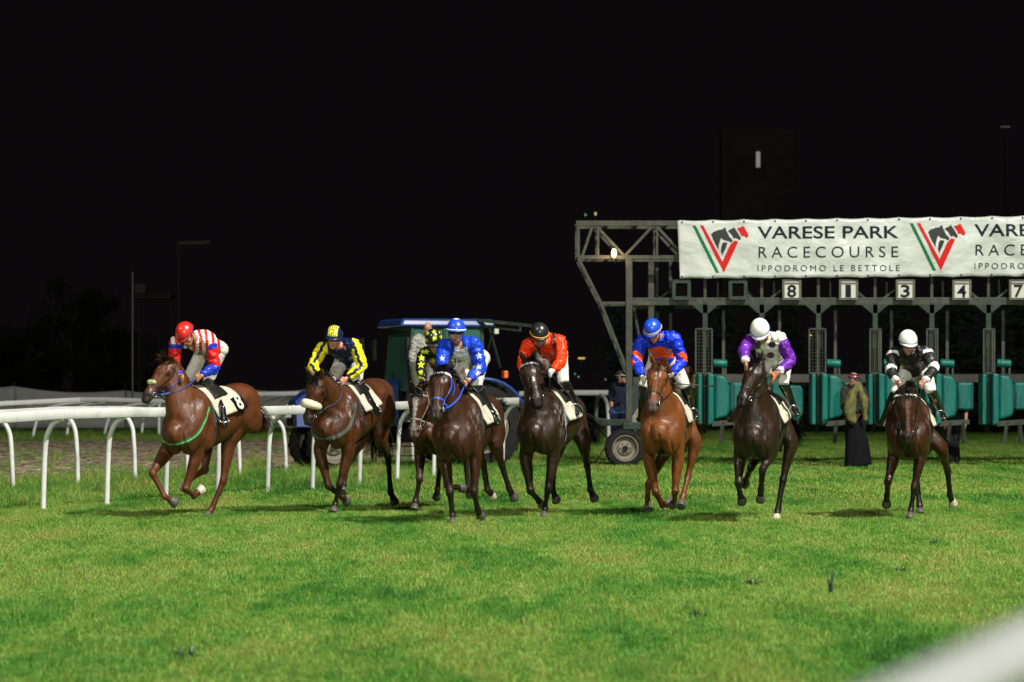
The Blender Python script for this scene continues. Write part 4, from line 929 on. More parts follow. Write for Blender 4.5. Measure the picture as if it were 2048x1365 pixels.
    def p7(c):
        C = colr(c['n'], (.013, .012, .013)); a = c['arm'] >= 0; W = (.6, .6, .58)
        C[a & (c['at'] > .05) & (c['at'] < .2)] = W; C[a & (c['at'] > .82) & (c['at'] < 1.1)] = W; C[a & (c['at'] > 1.75)] = W; C[(c['arm'] < 0) & (c['b'] < .1)] = W; return C
    J[7] = make_person(dict(seed=7, horse=H[7], Y=H[7]['Cw'].y + .14, label='jockey in black and white with a white helmet, rightmost rider', group='jockeys in the race',
        neck=(1820, 705), head=(1816, 683), pelvis=(1832, 740), shoulders=((1788, 708), (1852, 706)), look=(6, 22, 0), skin=(.36, .17, .12),
        arms=[dict(e=(1782, 742), h=(1794, 764)), dict(e=(1868, 738), h=(1848, 764), kx=(0, -.3, 1))],
        legs=[dict(k=(1792, 785), a=(1802, 830), t=(1800, 846)), dict(k=(1862, 782), a=(1880, 818), t=(1886, 834))], pat=p7, hpat=lambda c: colr(c['n'], (.66, .65, .64)), peak=(.62, .62, .62), hband=(.05, .03, .04), goggles='dark'))
    RC = {1: (.012, .03, .16), 2: (.05, .05, .07), 3: (.03, .09, .55), 4: (.015, .013, .012), 5: (.012, .01, .01), 6: (.01, .01, .01), 7: (.015, .012, .01), 8: (.02, .015, .01)}
    for i in H: reins(H[i], J[i], RC[i])
    # orange rein grip on the near black horse
    def hand(i, s): a = J[i]['arms_w'][s]; return a[2] + (a[2] - a[1]).normalized() * .07
    bm = bmesh.new(); q = hand(6, 1); d = P(1533, 782, q.y - .02); ribbon(bm, [q + Vector((-.04, -.03, .05)), q + Vector((0, -.04, 0)), d], [Vector((0, -1, 0))] * 3, .026, .006)
    finish('rein_grip', bm, mat('orange_rubber', (.8, .13, .01), .5), H[6]['root'])
    q = hand(2, 1); whip(P(653, 742, q.y - .05), P(731, 844, q.y - .2), 'black whip slanting across the shoulder of the horse with sheepskin noseband')
    q = hand(4, 1); whip(P(1096, 742, q.y - .02), P(1160, 817, q.y + .3), 'black whip held low by the jockey in orange')
    q = hand(5, 1); whip(P(1338, 767, q.y - .03), P(1427, 773, q.y + .1), 'thin whip held sideways by the jockey in royal blue')
    q = hand(3, 1); whip(P(930, 757, q.y - .03), P(988, 822, q.y + .35), 'dark whip lying along the thigh of the bearded jockey')
    return J
# ------------------------------------------------------------------ ground
DIRT = [G(-300, 986), G(40, 986), G(320, 975), G(480, 962), G(640, 945), G(900, 925), G(1010, 903), G(900, 885), G(500, 880), G(-600, 879)]
def in_poly(x, y, poly):
    c = False; j = len(poly) - 1
    for i in range(len(poly)):
        a, b = poly[i], poly[j]
        if (a[1] > y) != (b[1] > y) and x < (b[0] - a[0]) * (y - a[1]) / (b[1] - a[1]) + a[0]: c = not c
        j = i
    return c
def turf_nodes(m, n, b, attr):
    geo = N(n, 'ShaderNodeNewGeometry')
    def noise_(sc, det, st=(1, 1, 1), ro=.6):
        mp = N(n, 'ShaderNodeMapping'); mp.inputs['Scale'].default_value = st; n.links.new(geo.outputs['Position'], mp.inputs[0])
        x = N(n, 'ShaderNodeTexNoise'); x.inputs['Scale'].default_value = sc; x.inputs['Detail'].default_value = det; x.inputs['Roughness'].default_value = ro
        n.links.new(mp.outputs[0], x.inputs['Vector']); return x
    a = noise_(1.1, 5, (1, .2, 0), .62); c = noise_(6, 5, (1, .35, 0)); d = noise_(.35, 3, (1, .3, 0))
    r1 = N(n, 'ShaderNodeValToRGB'); e = r1.color_ramp.elements
    e[0].position = .42; e[0].color = (.016, .095, .012, 1); e[1].position = .6; e[1].color = (.168, .31, .055, 1)
    x = r1.color_ramp.elements.new(.5); x.color = (.06, .222, .024, 1)
    y_ = r1.color_ramp.elements.new(.7); y_.color = (.23, .29, .07, 1)
    mth = N(n, 'ShaderNodeMath', operation='MULTIPLY_ADD'); n.links.new(a.outputs[0], mth.inputs[0]); mth.inputs[1].default_value = .55
    m2 = N(n, 'ShaderNodeMath', operation='MULTIPLY_ADD'); n.links.new(c.outputs[0], m2.inputs[0]); m2.inputs[1].default_value = .28; m2.inputs[2].default_value = .03
    m3 = N(n, 'ShaderNodeMath', operation='MULTIPLY_ADD'); n.links.new(d.outputs[0], m3.inputs[0]); m3.inputs[1].default_value = .25; n.links.new(m2.outputs[0], m3.inputs[2])
    n.links.new(m3.outputs[0], mth.inputs[2]); n.links.new(mth.outputs[0], r1.inputs[0])
    return r1
def ground():
    m, n, b = nt('turf_soil'); r = turf_nodes(m, n, b, False)
    mx = N(n, 'ShaderNodeMix', data_type='RGBA', blend_type='MULTIPLY'); mx.inputs[0].default_value = 1; n.links.new(r.outputs[0], mx.inputs[6]); 
    geo = N(n, 'ShaderNodeNewGeometry'); f = N(n, 'ShaderNodeTexNoise'); f.inputs['Scale'].default_value = 22; f.inputs['Detail'].default_value = 8; f.inputs['Roughness'].default_value = .8; n.links.new(geo.outputs['Position'], f.inputs['Vector'])
    mr = N(n, 'ShaderNodeMapRange'); mr.inputs[1].default_value = .3; mr.inputs[2].default_value = .7; mr.inputs[3].default_value = .35; mr.inputs[4].default_value = 1.1; n.links.new(f.outputs[0], mr.inputs[0]); n.links.new(mr.outputs[0], mx.inputs[7])
    n.links.new(mx.outputs[2], b.inputs['Base Color']); b.inputs['Roughness'].default_value = .95; b.inputs['Specular IOR Level'].default_value = .1
    bu = N(n, 'ShaderNodeBump'); bu.inputs['Strength'].default_value = 1; bu.inputs['Distance'].default_value = .03; n.links.new(f.outputs[0], bu.inputs['Height']); n.links.new(bu.outputs[0], b.inputs['Normal'])
    bm = bmesh.new(); S = 900
    f = bm.faces.new([bm.verts.new(p) for p in ((-S, -60, 0), (S, -60, 0), (S, 1500, 0), (-S, 1500, 0))])
    o = finish('ground', bm, m); tag(o, kind='structure')
    # sand track behind the rail: raked, hoof marked
    m, n, b = nt('track_sand')
    geo = N(n, 'ShaderNodeNewGeometry'); mp = N(n, 'ShaderNodeMapping'); mp.inputs['Scale'].default_value = (1, .45, 1); n.links.new(geo.outputs['Position'], mp.inputs[0])
    a = N(n, 'ShaderNodeTexNoise'); a.inputs['Scale'].default_value = 3.2; a.inputs['Detail'].default_value = 9; a.inputs['Roughness'].default_value = .75; n.links.new(mp.outputs[0], a.inputs['Vector'])
    r = N(n, 'ShaderNodeValToRGB'); e = r.color_ramp.elements; e[0].position = .42; e[0].color = (.075, .056, .03, 1); e[1].position = .6; e[1].color = (.5, .41, .24, 1)
    n.links.new(a.outputs[0], r.inputs[0]); n.links.new(r.outputs[0], b.inputs['Base Color']); b.inputs['Roughness'].default_value = .95
    v = N(n, 'ShaderNodeTexVoronoi'); v.inputs['Scale'].default_value = 5.5; n.links.new(mp.outputs[0], v.inputs['Vector'])
    ad = N(n, 'ShaderNodeMath', operation='ADD'); n.links.new(v.outputs[0], ad.inputs[0]); n.links.new(a.outputs[0], ad.inputs[1])
    bu = N(n, 'ShaderNodeBump'); bu.inputs['Strength'].default_value = 1; bu.inputs['Distance'].default_value = .14; n.links.new(ad.outputs[0], bu.inputs['Height']); n.links.new(bu.outputs[0], b.inputs['Normal'])
    # churned by hooves and the harrow: real clods and hollows
    vs, fs, idx = [], [], {}
    ny_, nx_ = 330, 300
    for j in range(ny_):
        y = 37 * (86 / 37) ** (j / (ny_ - 1))
        for i in range(nx_):
            u = i / (nx_ - 1); x = -(.185 * y + 1.5) + u * (.185 * y + 2.5) * (1.0)
            if not in_poly(x + .12 * noise.noise(Vector((x * 2, y * 2, 1))), y + .5 * noise.noise(Vector((x, y, 4))), DIRT): continue
            h_ = noise.noise(Vector((x * 3.1, y * 1.6, 0))) * .03 + noise.noise(Vector((x * 9, y * 3, 2))) * .02 + max(0, noise.noise(Vector((x * 19, y * 7, 5)))) * .04
            idx[(i, j)] = len(vs); vs.append((x, y, .012 + max(-.008, h_ * .8)))
    for (i, j) in idx:
        if (i + 1, j) in idx and (i + 1, j + 1) in idx and (i, j + 1) in idx: fs.append((idx[(i, j)], idx[(i + 1, j)], idx[(i + 1, j + 1)], idx[(i, j + 1)]))
    me = bpy.data.meshes.new('track'); me.from_pydata(vs, [], fs); me.update(); o = link('track', me, m); tag(o, kind='structure')

def blade_mesh(name, n, size, hmin, hmax, wd, seed, tall=.0):
    rnd = random.Random(seed); vs, fs, cs = [], [], []
    for i in range(n):
        x, y = rnd.uniform(-size / 2, size / 2), rnd.uniform(-size / 2, size / 2)
        cl = noise.noise(Vector((x * 5, y * 5, seed))) * .5 + .5
        h = (hmin + (hmax - hmin) * rnd.random() ** 1.5) * (.6 + .8 * cl); a = rnd.uniform(0, 6.283); le = rnd.uniform(.15, .95) * h
        dx, dy = math.cos(a) * le, math.sin(a) * le; b = rnd.uniform(0, 3.14); wx, wy = math.cos(b) * wd / 2, math.sin(b) * wd / 2
        o = len(vs); vs += [(x - wx, y - wy, 0), (x + wx, y + wy, 0), (x + dx * .4 + wx * .8, y + dy * .4 + wy * .8, h * .65), (x + dx * .4 - wx * .8, y + dy * .4 - wy * .8, h * .65), (x + dx, y + dy, h * .95)]
        fs += [(o, o + 1, o + 2, o + 3), (o + 3, o + 2, o + 4)]
        g = rnd.uniform(.45, 1.5); yel = 1 + max(0, rnd.gauss(0, .3)); c = (g * yel, g, g * rnd.uniform(.7, 1.1))
        if rnd.random() < .05: c = (2.6, 1.25, 2.2)
        cs += [c] * 5
    me = bpy.data.meshes.new(name); me.from_pydata(vs, [], fs); me.update(); set_col(me, np.array(cs)); return me
def scatter(name, pts, meshes, m, label, seed, smin=.85, smax=1.2, cat=None):
    """stuff only: one object that carries its blades on points"""
    me = bpy.data.meshes.new(name); me.from_pydata(pts, [], []); me.update()
    o = bpy.data.objects.new(name, me); COL.objects.link(o); tag(o, label, None, None, 'stuff')
    gt = bpy.data.node_groups.new(name, 'GeometryNodeTree'); gt.interface.new_socket('Geometry', in_out='INPUT', socket_type='NodeSocketGeometry'); gt.interface.new_socket('Geometry', in_out='OUTPUT', socket_type='NodeSocketGeometry')
    gi, go = gt.nodes.new('NodeGroupInput'), gt.nodes.new('NodeGroupOutput'); join = gt.nodes.new('GeometryNodeJoinGeometry')
    for k, bm_ in enumerate(meshes):
        bm_.materials.clear(); bm_.materials.append(m)
        src = bpy.data.objects.new(name + '_patch', bm_)
        oi = gt.nodes.new('GeometryNodeObjectInfo'); oi.inputs['Object'].default_value = src
        ip = gt.nodes.new('GeometryNodeInstanceOnPoints'); gt.links.new(gi.outputs[0], ip.inputs['Points']); gt.links.new(oi.outputs['Geometry'], ip.inputs['Instance'])
        rv = gt.nodes.new('FunctionNodeRandomValue'); rv.data_type = 'FLOAT_VECTOR'; rv.inputs[0].default_value = (0, 0, 0); rv.inputs[1].default_value = (0, 0, 6.283); rv.inputs['Seed'].default_value = seed + k
        gt.links.new(rv.outputs[0], ip.inputs['Rotation'])
        rs = gt.nodes.new('FunctionNodeRandomValue'); rs.data_type = 'FLOAT'; rs.inputs[2].default_value = smin; rs.inputs[3].default_value = smax; rs.inputs['Seed'].default_value = seed + 7 + k
        gt.links.new(rs.outputs[1], ip.inputs['Scale'])
        if len(meshes) > 1:
            ri = gt.nodes.new('FunctionNodeRandomValue'); ri.data_type = 'INT'; ri.inputs[4].default_value = 0; ri.inputs[5].default_value = len(meshes) - 1; ri.inputs['Seed'].default_value = seed + 99
            cp = gt.nodes.new('FunctionNodeCompare'); cp.data_type = 'INT'; cp.operation = 'EQUAL'; gt.links.new(ri.outputs[2], cp.inputs[2]); cp.inputs[3].default_value = k
            gt.links.new(cp.outputs[0], ip.inputs['Selection'])
        gt.links.new(ip.outputs[0], join.inputs[0])
    gt.links.new(join.outputs[0], go.inputs[0])
    md = o.modifiers.new('blades', 'NODES'); md.node_group = gt
    return o
def grass():
    m, n, b = nt('grass_blades'); r = turf_nodes(m, n, b, True)
    a = N(n, 'ShaderNodeAttribute'); a.attribute_name = 'Col'
    mx = N(n, 'ShaderNodeMix', data_type='RGBA', blend_type='MULTIPLY'); mx.inputs[0].default_value = 1; n.links.new(r.outputs[0], mx.inputs[6]); n.links.new(a.outputs['Color'], mx.inputs[7])
    n.links.new(mx.outputs[2], b.inputs['Base Color']); b.inputs['Roughness'].default_value = .55; b.inputs['Specular IOR Level'].default_value = .3
    b.inputs['Transmission Weight'].default_value = 0
    tr = N(n, 'ShaderNodeBsdfTranslucent'); n.links.new(mx.outputs[2], tr.inputs[0]); ms = N(n, 'ShaderNodeMixShader'); ms.inputs[0].default_value = .3
    n.links.new(b.outputs[0], ms.inputs[1]); n.links.new(tr.outputs[0], ms.inputs[2]); n.links.new(ms.outputs[0], n.nodes['Material Output'].inputs[0])
    M['grass'] = m
    rnd = random.Random(9); near, far = [], []
    y = 10.5
    while y < 100:
        st = .5 if y < 40 else 1.0
        x = -(.19 * y + 2)
        while x < .19 * y + 2:
            q = (x + rnd.uniform(-.2, .2) * st, y + rnd.uniform(-.2, .2) * st, 0)
            if not in_poly(q[0], q[1], DIRT): (near if y < 40 else far).append(q)
            x += st
        y += st
    scatter('grass', near, [blade_mesh('blades_a', 1300, .62, .01, .042, .0045, 1), blade_mesh('blades_b', 1000, .62, .012, .062, .0045, 2), blade_mesh('blades_c', 1300, .62, .01, .034, .005, 3)], m, 'short mown race turf, patchy light and dark green', 3)
    scatter('grass', far, [blade_mesh('blades_d', 1800, 1.2, .02, .07, .011, 4), blade_mesh('blades_e', 1800, 1.2, .02, .08, .011, 5)], m, 'turf beyond the horses', 5)
    # long uncut grass along the rails and under the gate
    tall = []
    for i in range(1500):
        px = rnd.uniform(-40, 1040); base = 1013 - px * .075 if px < 540 else 990 - (px - 540) * .07
        py = base + rnd.gauss(-24, 12) + (6 if rnd.random() < .3 else 0)
        if py > base + 6: continue
        q = G(px, py)
        if noise.noise(Vector((q.x * 1.3, q.y * .6, 3))) < -.22 : continue
        tall.append((q.x, q.y, 0))
    for i in range(130):
        q = G(rnd.uniform(-60, 900), rnd.uniform(905, 985)); tall.append((q.x, q.y, 0))
    for i in range(500):
        q = G(rnd.uniform(1040, 1300), rnd.uniform(846, 925)); tall.append((q.x, q.y, 0))
    for i in range(160):
        q = G(rnd.uniform(1390, 1480), rnd.uniform(866, 882)); tall.append((q.x, q.y, 0))
    for i in range(500):
        q = G(rnd.uniform(-60, 420), rnd.uniform(868, 884)); tall.append((q.x, q.y, 0))
    scatter('weeds', tall, [blade_mesh('tall_a', 120, .3, .05, .17, .006, 11), blade_mesh('tall_b', 90, .28, .06, .24, .006, 12)], m, 'long uncut grass and weeds growing along the foot of the rails', 8, .6, 1.15)
    # broad-leaved weed tufts standing on the turf at lower right
    mt = mat('weed_leaf', (.012, .05, .014), .5, var=.4, scale=20)
    for (px, py, h, lb) in ((1868, 1092, .1, 'dark green weed tuft, uppermost of those at the right'), (1800, 1145, .08, 'dark weed tuft low in the turf at right'), (1505, 1172, .08, 'dark weed tuft below the near black horse'), (1662, 1190, .17, 'tall thin weed standing alone in the right turf'), (1392, 1235, .07, 'small dark weed tuft at lower centre'), (375, 1318, .09, 'broad leaved weed near the lower left edge')):
        bm = bmesh.new(); q = G(px, py); thin = h > .15
        for i in range(46 if not thin else 22):
            a = rnd.uniform(0, 6.28); e = rnd.uniform(.2, 1.0) * (.18 if thin else 1); d = Vector((math.cos(a) * e, math.sin(a) * e, 1 if thin else rnd.uniform(.3, 1)))
            hair(bm, q + Vector((rnd.gauss(0, .02 if not thin else .008), rnd.gauss(0, .02), 0)), d, h * rnd.uniform(.6, 1.2), .011, rnd, .7 if not thin else .15, seg=3)
        tag(finish('weed', bm, mt), lb, 'weed', 'weed tufts in the turf')

# ------------------------------------------------------------------ running rails
def rail_seg(bm, a, b, h, th):
    d = (b - a); s = Vector((d.y, -d.x, 0)).normalized() * th / 2; n_ = 10; A, Bv = [], []
    for i in range(n_):
        an = 2 * math.pi * i / n_; u = math.copysign(abs(math.cos(an)) ** .6, math.cos(an)); v = math.copysign(abs(math.sin(an)) ** .35, math.sin(an))
        A.append(bm.verts.new(a + s * u + UPZ * (h / 2 * v))); Bv.append(bm.verts.new(b + s * u + UPZ * (h / 2 * v)))
    for i in range(n_): bm.faces.new((A[i], A[(i + 1) % n_], Bv[(i + 1) % n_], Bv[i]))
    bm.faces.new(A[::-1]); bm.faces.new(Bv)
def rail(name, label, path, h, th, m, posts, pr, side, reach, group=None, joints=None, rz=.5):
    """path: centre line of the white rail; posts: ground points; each post rises and bends over to carry the rail"""
    root = empty(name, Vector((path[0].x, path[0].y, 0)), label, 'rail', group)
    for i in range(len(path) - 1):
        a, b = path[i], path[i + 1]; d = (b - a).normalized()
        k = 1
        bm = bmesh.new(); rail_seg(bm, a + d * .007, b - d * .007, h, th); rail_seg(bm, a - d * .03, a + d * .03, h - .014, th - .014); o = finish('rail_panel', bm, m, root, smooth=True)
        e = o.modifiers.new('e', 'EDGE_SPLIT'); e.split_angle = R(50)
    for q in posts:
        best = None
        for i in range(len(path) - 1):
            a, b = path[i], path[i + 1]; ab = Vector((b.x - a.x, b.y - a.y)); t = max(0, min(1, (Vector((q.x - a.x, q.y - a.y))).dot(ab) / ab.dot(ab))); c = a.lerp(b, t); dd = (Vector((c.x - q.x, c.y - q.y))).length
            if best is None or dd < best[0]: best = (dd, c)
        c = best[1]; top = c - UPZ * (h / 2 - .02); k = Vector((top.x - q.x, top.y - q.y, 0))
        bm = bmesh.new(); ln = Vector((k.x, k.y, 0)) * .12
        tube(bm, [q - UPZ * .05, q + ln * .3 + UPZ * .35, q + ln * .8 + UPZ * (top.z * .62), q + k * .2 + UPZ * (top.z * .8), q + k * .5 + UPZ * (top.z * .93), top], pr, 12, sub=4)
        finish('post', bm, m, root, smooth=True)
    return root
def rails():
    def along(bases, ys, off, h):
        """bases: foot of each post (x, y); ys: height marks of the rail's upper edge; off: overhang across the rail"""
        path = []; n_ = len(bases)
        for i in range(n_):
            a_, b_ = Vector(bases[max(i - 1, 0)]), Vector(bases[min(i + 1, n_ - 1)]); u = (b_ - a_).normalized(); p = Vector(bases[i]) + Vector((u.y, -u.x)) * off
            px = HX + F * p.x / p.y
            for (xa, ya), (xb, yb) in zip(ys[:-1], ys[1:]):
                if xa <= px <= xb: yy = ya + (yb - ya) * (px - xa) / (xb - xa); break
            else: yy = ys[0][1] if px < ys[0][0] else ys[-1][1]
            path.append(P(px, yy, p.y) - UPZ * h / 2)
        return path
    nb_ = [(-8.1, 31.7), (-7.3, 33.4), (-6.62, 34.74), (-5.94, 36.03), (-5.31, 37.27), (-4.70, 38.6), (-4.13, 39.9), (-3.54, 41.18), (-2.99, 42.6), (-2.40, 44.7), (-1.89, 46.8), (-1.363, 49.4), (-.78, 51.5), (-.18, 53.6)]
    ny = [(-420, 836), (-210, 830), (0, 826), (165, 815), (288, 815), (400, 814), (505, 813), (600, 811), (690, 808), (775, 804), (855, 801), (930, 798), (1046, 795)]
    rail('running_rail', 'white plastic running rail nearest the turf on bent posts', along(nb_, ny, .3, .14), .135, .06, M['white_rail'], [Vector((x, y, 0)) for x, y in nb_], .034, 1, .3, 'white running rails')
    bb_ = [(-8.9, 36.5), (-8.1, 39.0), (-7.28, 41.5), (-6.68, 43.8), (-6.09, 46.0), (-5.47, 48.0), (-4.78, 50.0), (-4.16, 52.4), (-3.48, 55.0), (-2.82, 57.5), (-2.09, 60.0), (-1.3, 62.5)]
    by = [(-420, 824), (-120, 820), (0, 819), (95, 813), (205, 809), (290, 815), (370, 817), (450, 821), (520, 823), (600, 823), (690, 822), (780, 820), (930, 816)]
    rail('running_rail', 'white running rail of the sand track, behind the nearest one', along(bb_, by, -.3, .14), .12, .06, M['white_rail'], [Vector((x, y, 0)) for x, y in bb_], .034, -1, .3, 'white running rails')
    # far rails beyond the sand
    pth = [P(px, y, Y) for px, y, Y in ((-300, 818, 84), (0, 808, 86), (80, 804, 87), (158, 800, 88), (215, 800, 90), (320, 803, 93), (420, 795, 96), (500, 789, 98), (560, 788, 99), (640, 787, 100), (760, 787, 100))]
    posts = [Vector((p.x, p.y, 0)) for p in [G(a, b) for a, b in ((-60, 878), (65, 877), (133, 876), (208, 872), (283, 873), (318, 874), (400, 870), (470, 868), (508, 866), (540, 866), (600, 865), (660, 865))]]
    rail('running_rail', 'greyish far rail beyond the sand track at left', pth, .15, .08, M['far_rail'], posts, .045, 1, .3, 'white running rails')
    pth = [P(px, y, Y) for px, y, Y in ((1040, 788, 92), (1110, 786, 92), (1170, 786, 92), (1222, 786, 92), (1300, 786, 92))]
    posts = [Vector((p.x, p.y, 0)) for p in [G(a, b) for a, b in ((1100, 868), (1192, 870), (1218, 884), (1270, 868))]]
    rail('running_rail', 'white far rail with arched posts left of the gate wheel', pth, .17, .08, M['far_rail'], posts, .055, 1, .3, 'white running rails')
    # the guard rail right beside the camera
    bm = bmesh.new(); a, b = P(1700, 1472, 1.98), P(2300, 1168, 3.3); tube(bm, [a + (a - b) * .6, a, b, b + (b - a) * .8], .027, 14)
    root = empty('guard_rail', Vector((a.x, a.y, 0)), 'blurred pale rail in the bottom right corner, close to the camera', 'rail'); finish('handrail', bm, mat('guard_rail_paint', (.62, .64, .62), .5, var=.05), root, smooth=True)
    for p in (b + (b - a) * .75,):
        bm = bmesh.new(); tube(bm, [Vector((p.x, p.y, 0)), p], .028, 12); finish('post', bm, M['far_rail'], root, smooth=True)
    # pale sheet fence
    root = empty('sheet_fence', Vector((-19, 113, 0)), 'long low grey sheet fence sagging beyond the left rails', 'fence')
    xs = [-400, -180, 28, 250, 470, 640, 860]
    for i in range(len(xs) - 1):
        bm = bmesh.new(); rows = []
        for k in range(25):
            t = k / 24; px = xs[i] + (xs[i + 1] - xs[i]) * t; top = P(px, 772 + 10 * min(1, max(0, px / 270)) - (7 if px > 400 else 0), 113)
            sag = .16 * math.sin(math.pi * t); row = []
            for j in range(7):
                z = top.z - sag - (top.z - sag - .02) * j / 6; row.append(bm.verts.new((top.x, 113 + .12 * noise.noise(Vector((top.x * 1.2, z * 1.5, 0))), z)))
            rows.append(row)
        for k in range(24):
            for j in range(6): bm.faces.new((rows[k][j], rows[k][j + 1], rows[k + 1][j + 1], rows[k + 1][j]))
        o = finish('sheet', bm, M['fence_cloth'], root, smooth=True); q = o.modifiers.new('t', 'SOLIDIFY'); q.thickness = .01
    for px in xs:
        p = P(px, 781, 113.1); bm = bmesh.new(); tube(bm, [Vector((p.x, 113.1, 0)), Vector((p.x, 113.1, 1.85))], .04, 8); finish('post', bm, M['gate_dark'], root)
    root = empty('board_fence', Vector((8, 104, 0)), 'pale horizontal board fence behind the gate stalls', 'fence')
    for x0, x1 in ((1380, 1560), (1560, 1740), (1740, 1920), (1920, 2100), (2100, 2280)):
        bm = bmesh.new(); a, b = P(x0, 757, 104), P(x1, 757, 104); box(bm, (a + b) / 2, ((b - a).x - .01, .05, .3)); finish('board', bm, mat('fence_board', (.4, .38, .33), .7, var=.2, scale=2, dirt=.4), root, bevel=.01)
        bm = bmesh.new(); box(bm, (a.x, 104.08, .95), (.1, .1, 1.9)); finish('post', bm, M['gate_dark'], root)

# ------------------------------------------------------------------ trees
def conifer(x, y, h, r, label, seed, tone=(.07, .1, .075), gap=.15):
    rnd = random.Random(seed); root = empty('spruce_tree', Vector((x, y, 0)), label, 'tree', 'spruces behind the gate')
    bm = bmesh.new(); tube(bm, [Vector((x, y, 0)), Vector((x + .05, y, h * .5)), Vector((x, y, h * .98))], lambda t: .14 * (1 - t) + .015, 8); 
    n_br = int(h * 26); tips = []
    for i in range(n_br):
        z = h * (.05 + .93 * (i + rnd.random()) / n_br); rr = r * (1 - z / h) ** .8 * rnd.uniform(.65, 1.15) + .12; a = rnd.uniform(0, 6.283)
        p0 = Vector((x, y, z)); p1 = p0 + Vector((math.cos(a) * rr, math.sin(a) * rr, -rr * .18 + rnd.uniform(-.05, .1))); tube(bm, [p0, p0.lerp(p1, .5) + UPZ * .03, p1], .014, 4); tips.append((p0, p1, rr))
    finish('trunk', bm, mat('spruce_bark', (.012, .01, .008), .95, var=.3, spec=.1), root)
    bm = bmesh.new()
    for p0, p1, rr in tips:
        if rnd.random() < gap: continue
        d = (p1 - p0).normalized(); s = d.cross(UPZ).normalized()
        for k in range(int(95 * rr) + 30):
            t = rnd.uniform(.18, 1.04); q = p0.lerp(p1, t) + s * rnd.gauss(0, .12 * rr * (1.25 - t) + .03) + UPZ * rnd.gauss(-.02, .035)
            nd_ = (d * rnd.uniform(.3, 1) + s * rnd.uniform(-1, 1) + UPZ * rnd.uniform(-.45, .25)).normalized(); L = rnd.uniform(.07, .17); wv = nd_.cross(UPZ + s * rnd.uniform(-.8, .8)).normalized() * rnd.uniform(.018, .04)
            bm.faces.new([bm.verts.new(v) for v in (q, q + nd_ * L * .5 + wv, q + nd_ * L, q + nd_ * L * .5 - wv)])
    finish('crown', bm, mat('spruce_needles', tone, .6, var=.6, scale=1.3), root)
def broadleaf(x, y, h, r, label, seed):
    rnd = random.Random(seed); root = empty('leafy_tree', Vector((x, y, 0)), label, 'tree', 'dark trees in the far background')
    bm = bmesh.new(); tube(bm, [Vector((x, y, 0)), Vector((x + .1, y, h * .35)), Vector((x, y, h * .7))], lambda t: .22 * (1 - t * .7), 8)
    cl = []
    for i in range(26):
        a = rnd.uniform(0, 6.28); z = h * rnd.uniform(.3, .95); rr = r * math.sin(math.pi * min(.95, z / h)) ** .6 * rnd.uniform(.3, 1); c = Vector((x + math.cos(a) * rr, y + math.sin(a) * rr, z)); cl.append((c, rnd.uniform(.35, .8)))
        tube(bm, [Vector((x, y, z * .55)), c], .04, 5)
    finish('trunk', bm, mat('bark', (.01, .008, .006), .9, spec=.1), root); bm = bmesh.new()
    for c, q in cl:
        for k in range(190):
            v = Vector((rnd.gauss(0, 1), rnd.gauss(0, 1), rnd.gauss(0, .8))).normalized() * q * rnd.random() ** .4; u = Vector((rnd.gauss(0, 1), rnd.gauss(0, 1), rnd.gauss(0, 1))).normalized() * .07; w_ = u.orthogonal().normalized() * .045
            bm.faces.new([bm.verts.new(c + v + e) for e in (-u, w_, u, -w_)])
    finish('crown', bm, mat('dark_leaves', (.009, .012, .006), .8, var=.5, scale=1, spec=.1), root)
def trees():
    for px, y, h, r, s, lb in ((1905, 110, 6.6, 3.2, 1, 'dense dark spruce seen between stalls three and four'), (2035, 108, 7.2, 3.2, 2, 'dark spruce at the right edge behind the gate'), (1790, 114, 5.6, 2.4, 3, 'faint spruce behind the jockey in black and white'), (1560, 116, 5.8, 2.6, 4, 'faint dark spruce behind the jockey with purple sleeves'), (1440, 114, 5.6, 2.4, 5, 'faint dark spruce behind the bald man in sunglasses'), (1236, 118, 5.4, 1.3, 6, 'faint spruce behind the slanting gate strut'), (2190, 82, 5.4, 2.6, 7, 'spruce beyond the right edge')):
        if px > 2100: continue
        conifer((px - HX) / F * y, y, h, r, lb, s)
    for px, y, h, r, s, lb in ((150, 125, 6.4, 2.8, 21, 'barely lit leafy tree at far left'), (40, 135, 4.5, 2.6, 22, 'barely lit low tree at the left edge'), (235, 132, 4.2, 2.2, 23, 'barely lit low tree left of the tall thin pole')):
        broadleaf((px - HX) / F * y, y, h, r, lb, s)
    # dim hedge line that closes the turf behind the gate
    rnd = random.Random(77); bm = bmesh.new()
    for i in range(15000):
        px = rnd.uniform(1335, 2200); x = (px - HX) / F * 104; z = rnd.random() ** 1.3 * 1.1 * (.75 + .5 * noise.noise(Vector((x * .8, 0, 0)))); c = Vector((x, 103 + rnd.uniform(-.8, .8), z)); u = Vector((rnd.gauss(0, 1), rnd.gauss(0, 1), rnd.gauss(0, 1))).normalized() * .07; w_ = u.orthogonal().normalized() * .035
        bm.faces.new([bm.verts.new(c + e) for e in (-u, w_, u, -w_)])
    tag(finish('hedge', bm, mat('hedge_leaves', (.014, .022, .01), .8, var=.5, scale=2)), 'low dark hedge along the far side of the turf behind the gate', 'hedge')
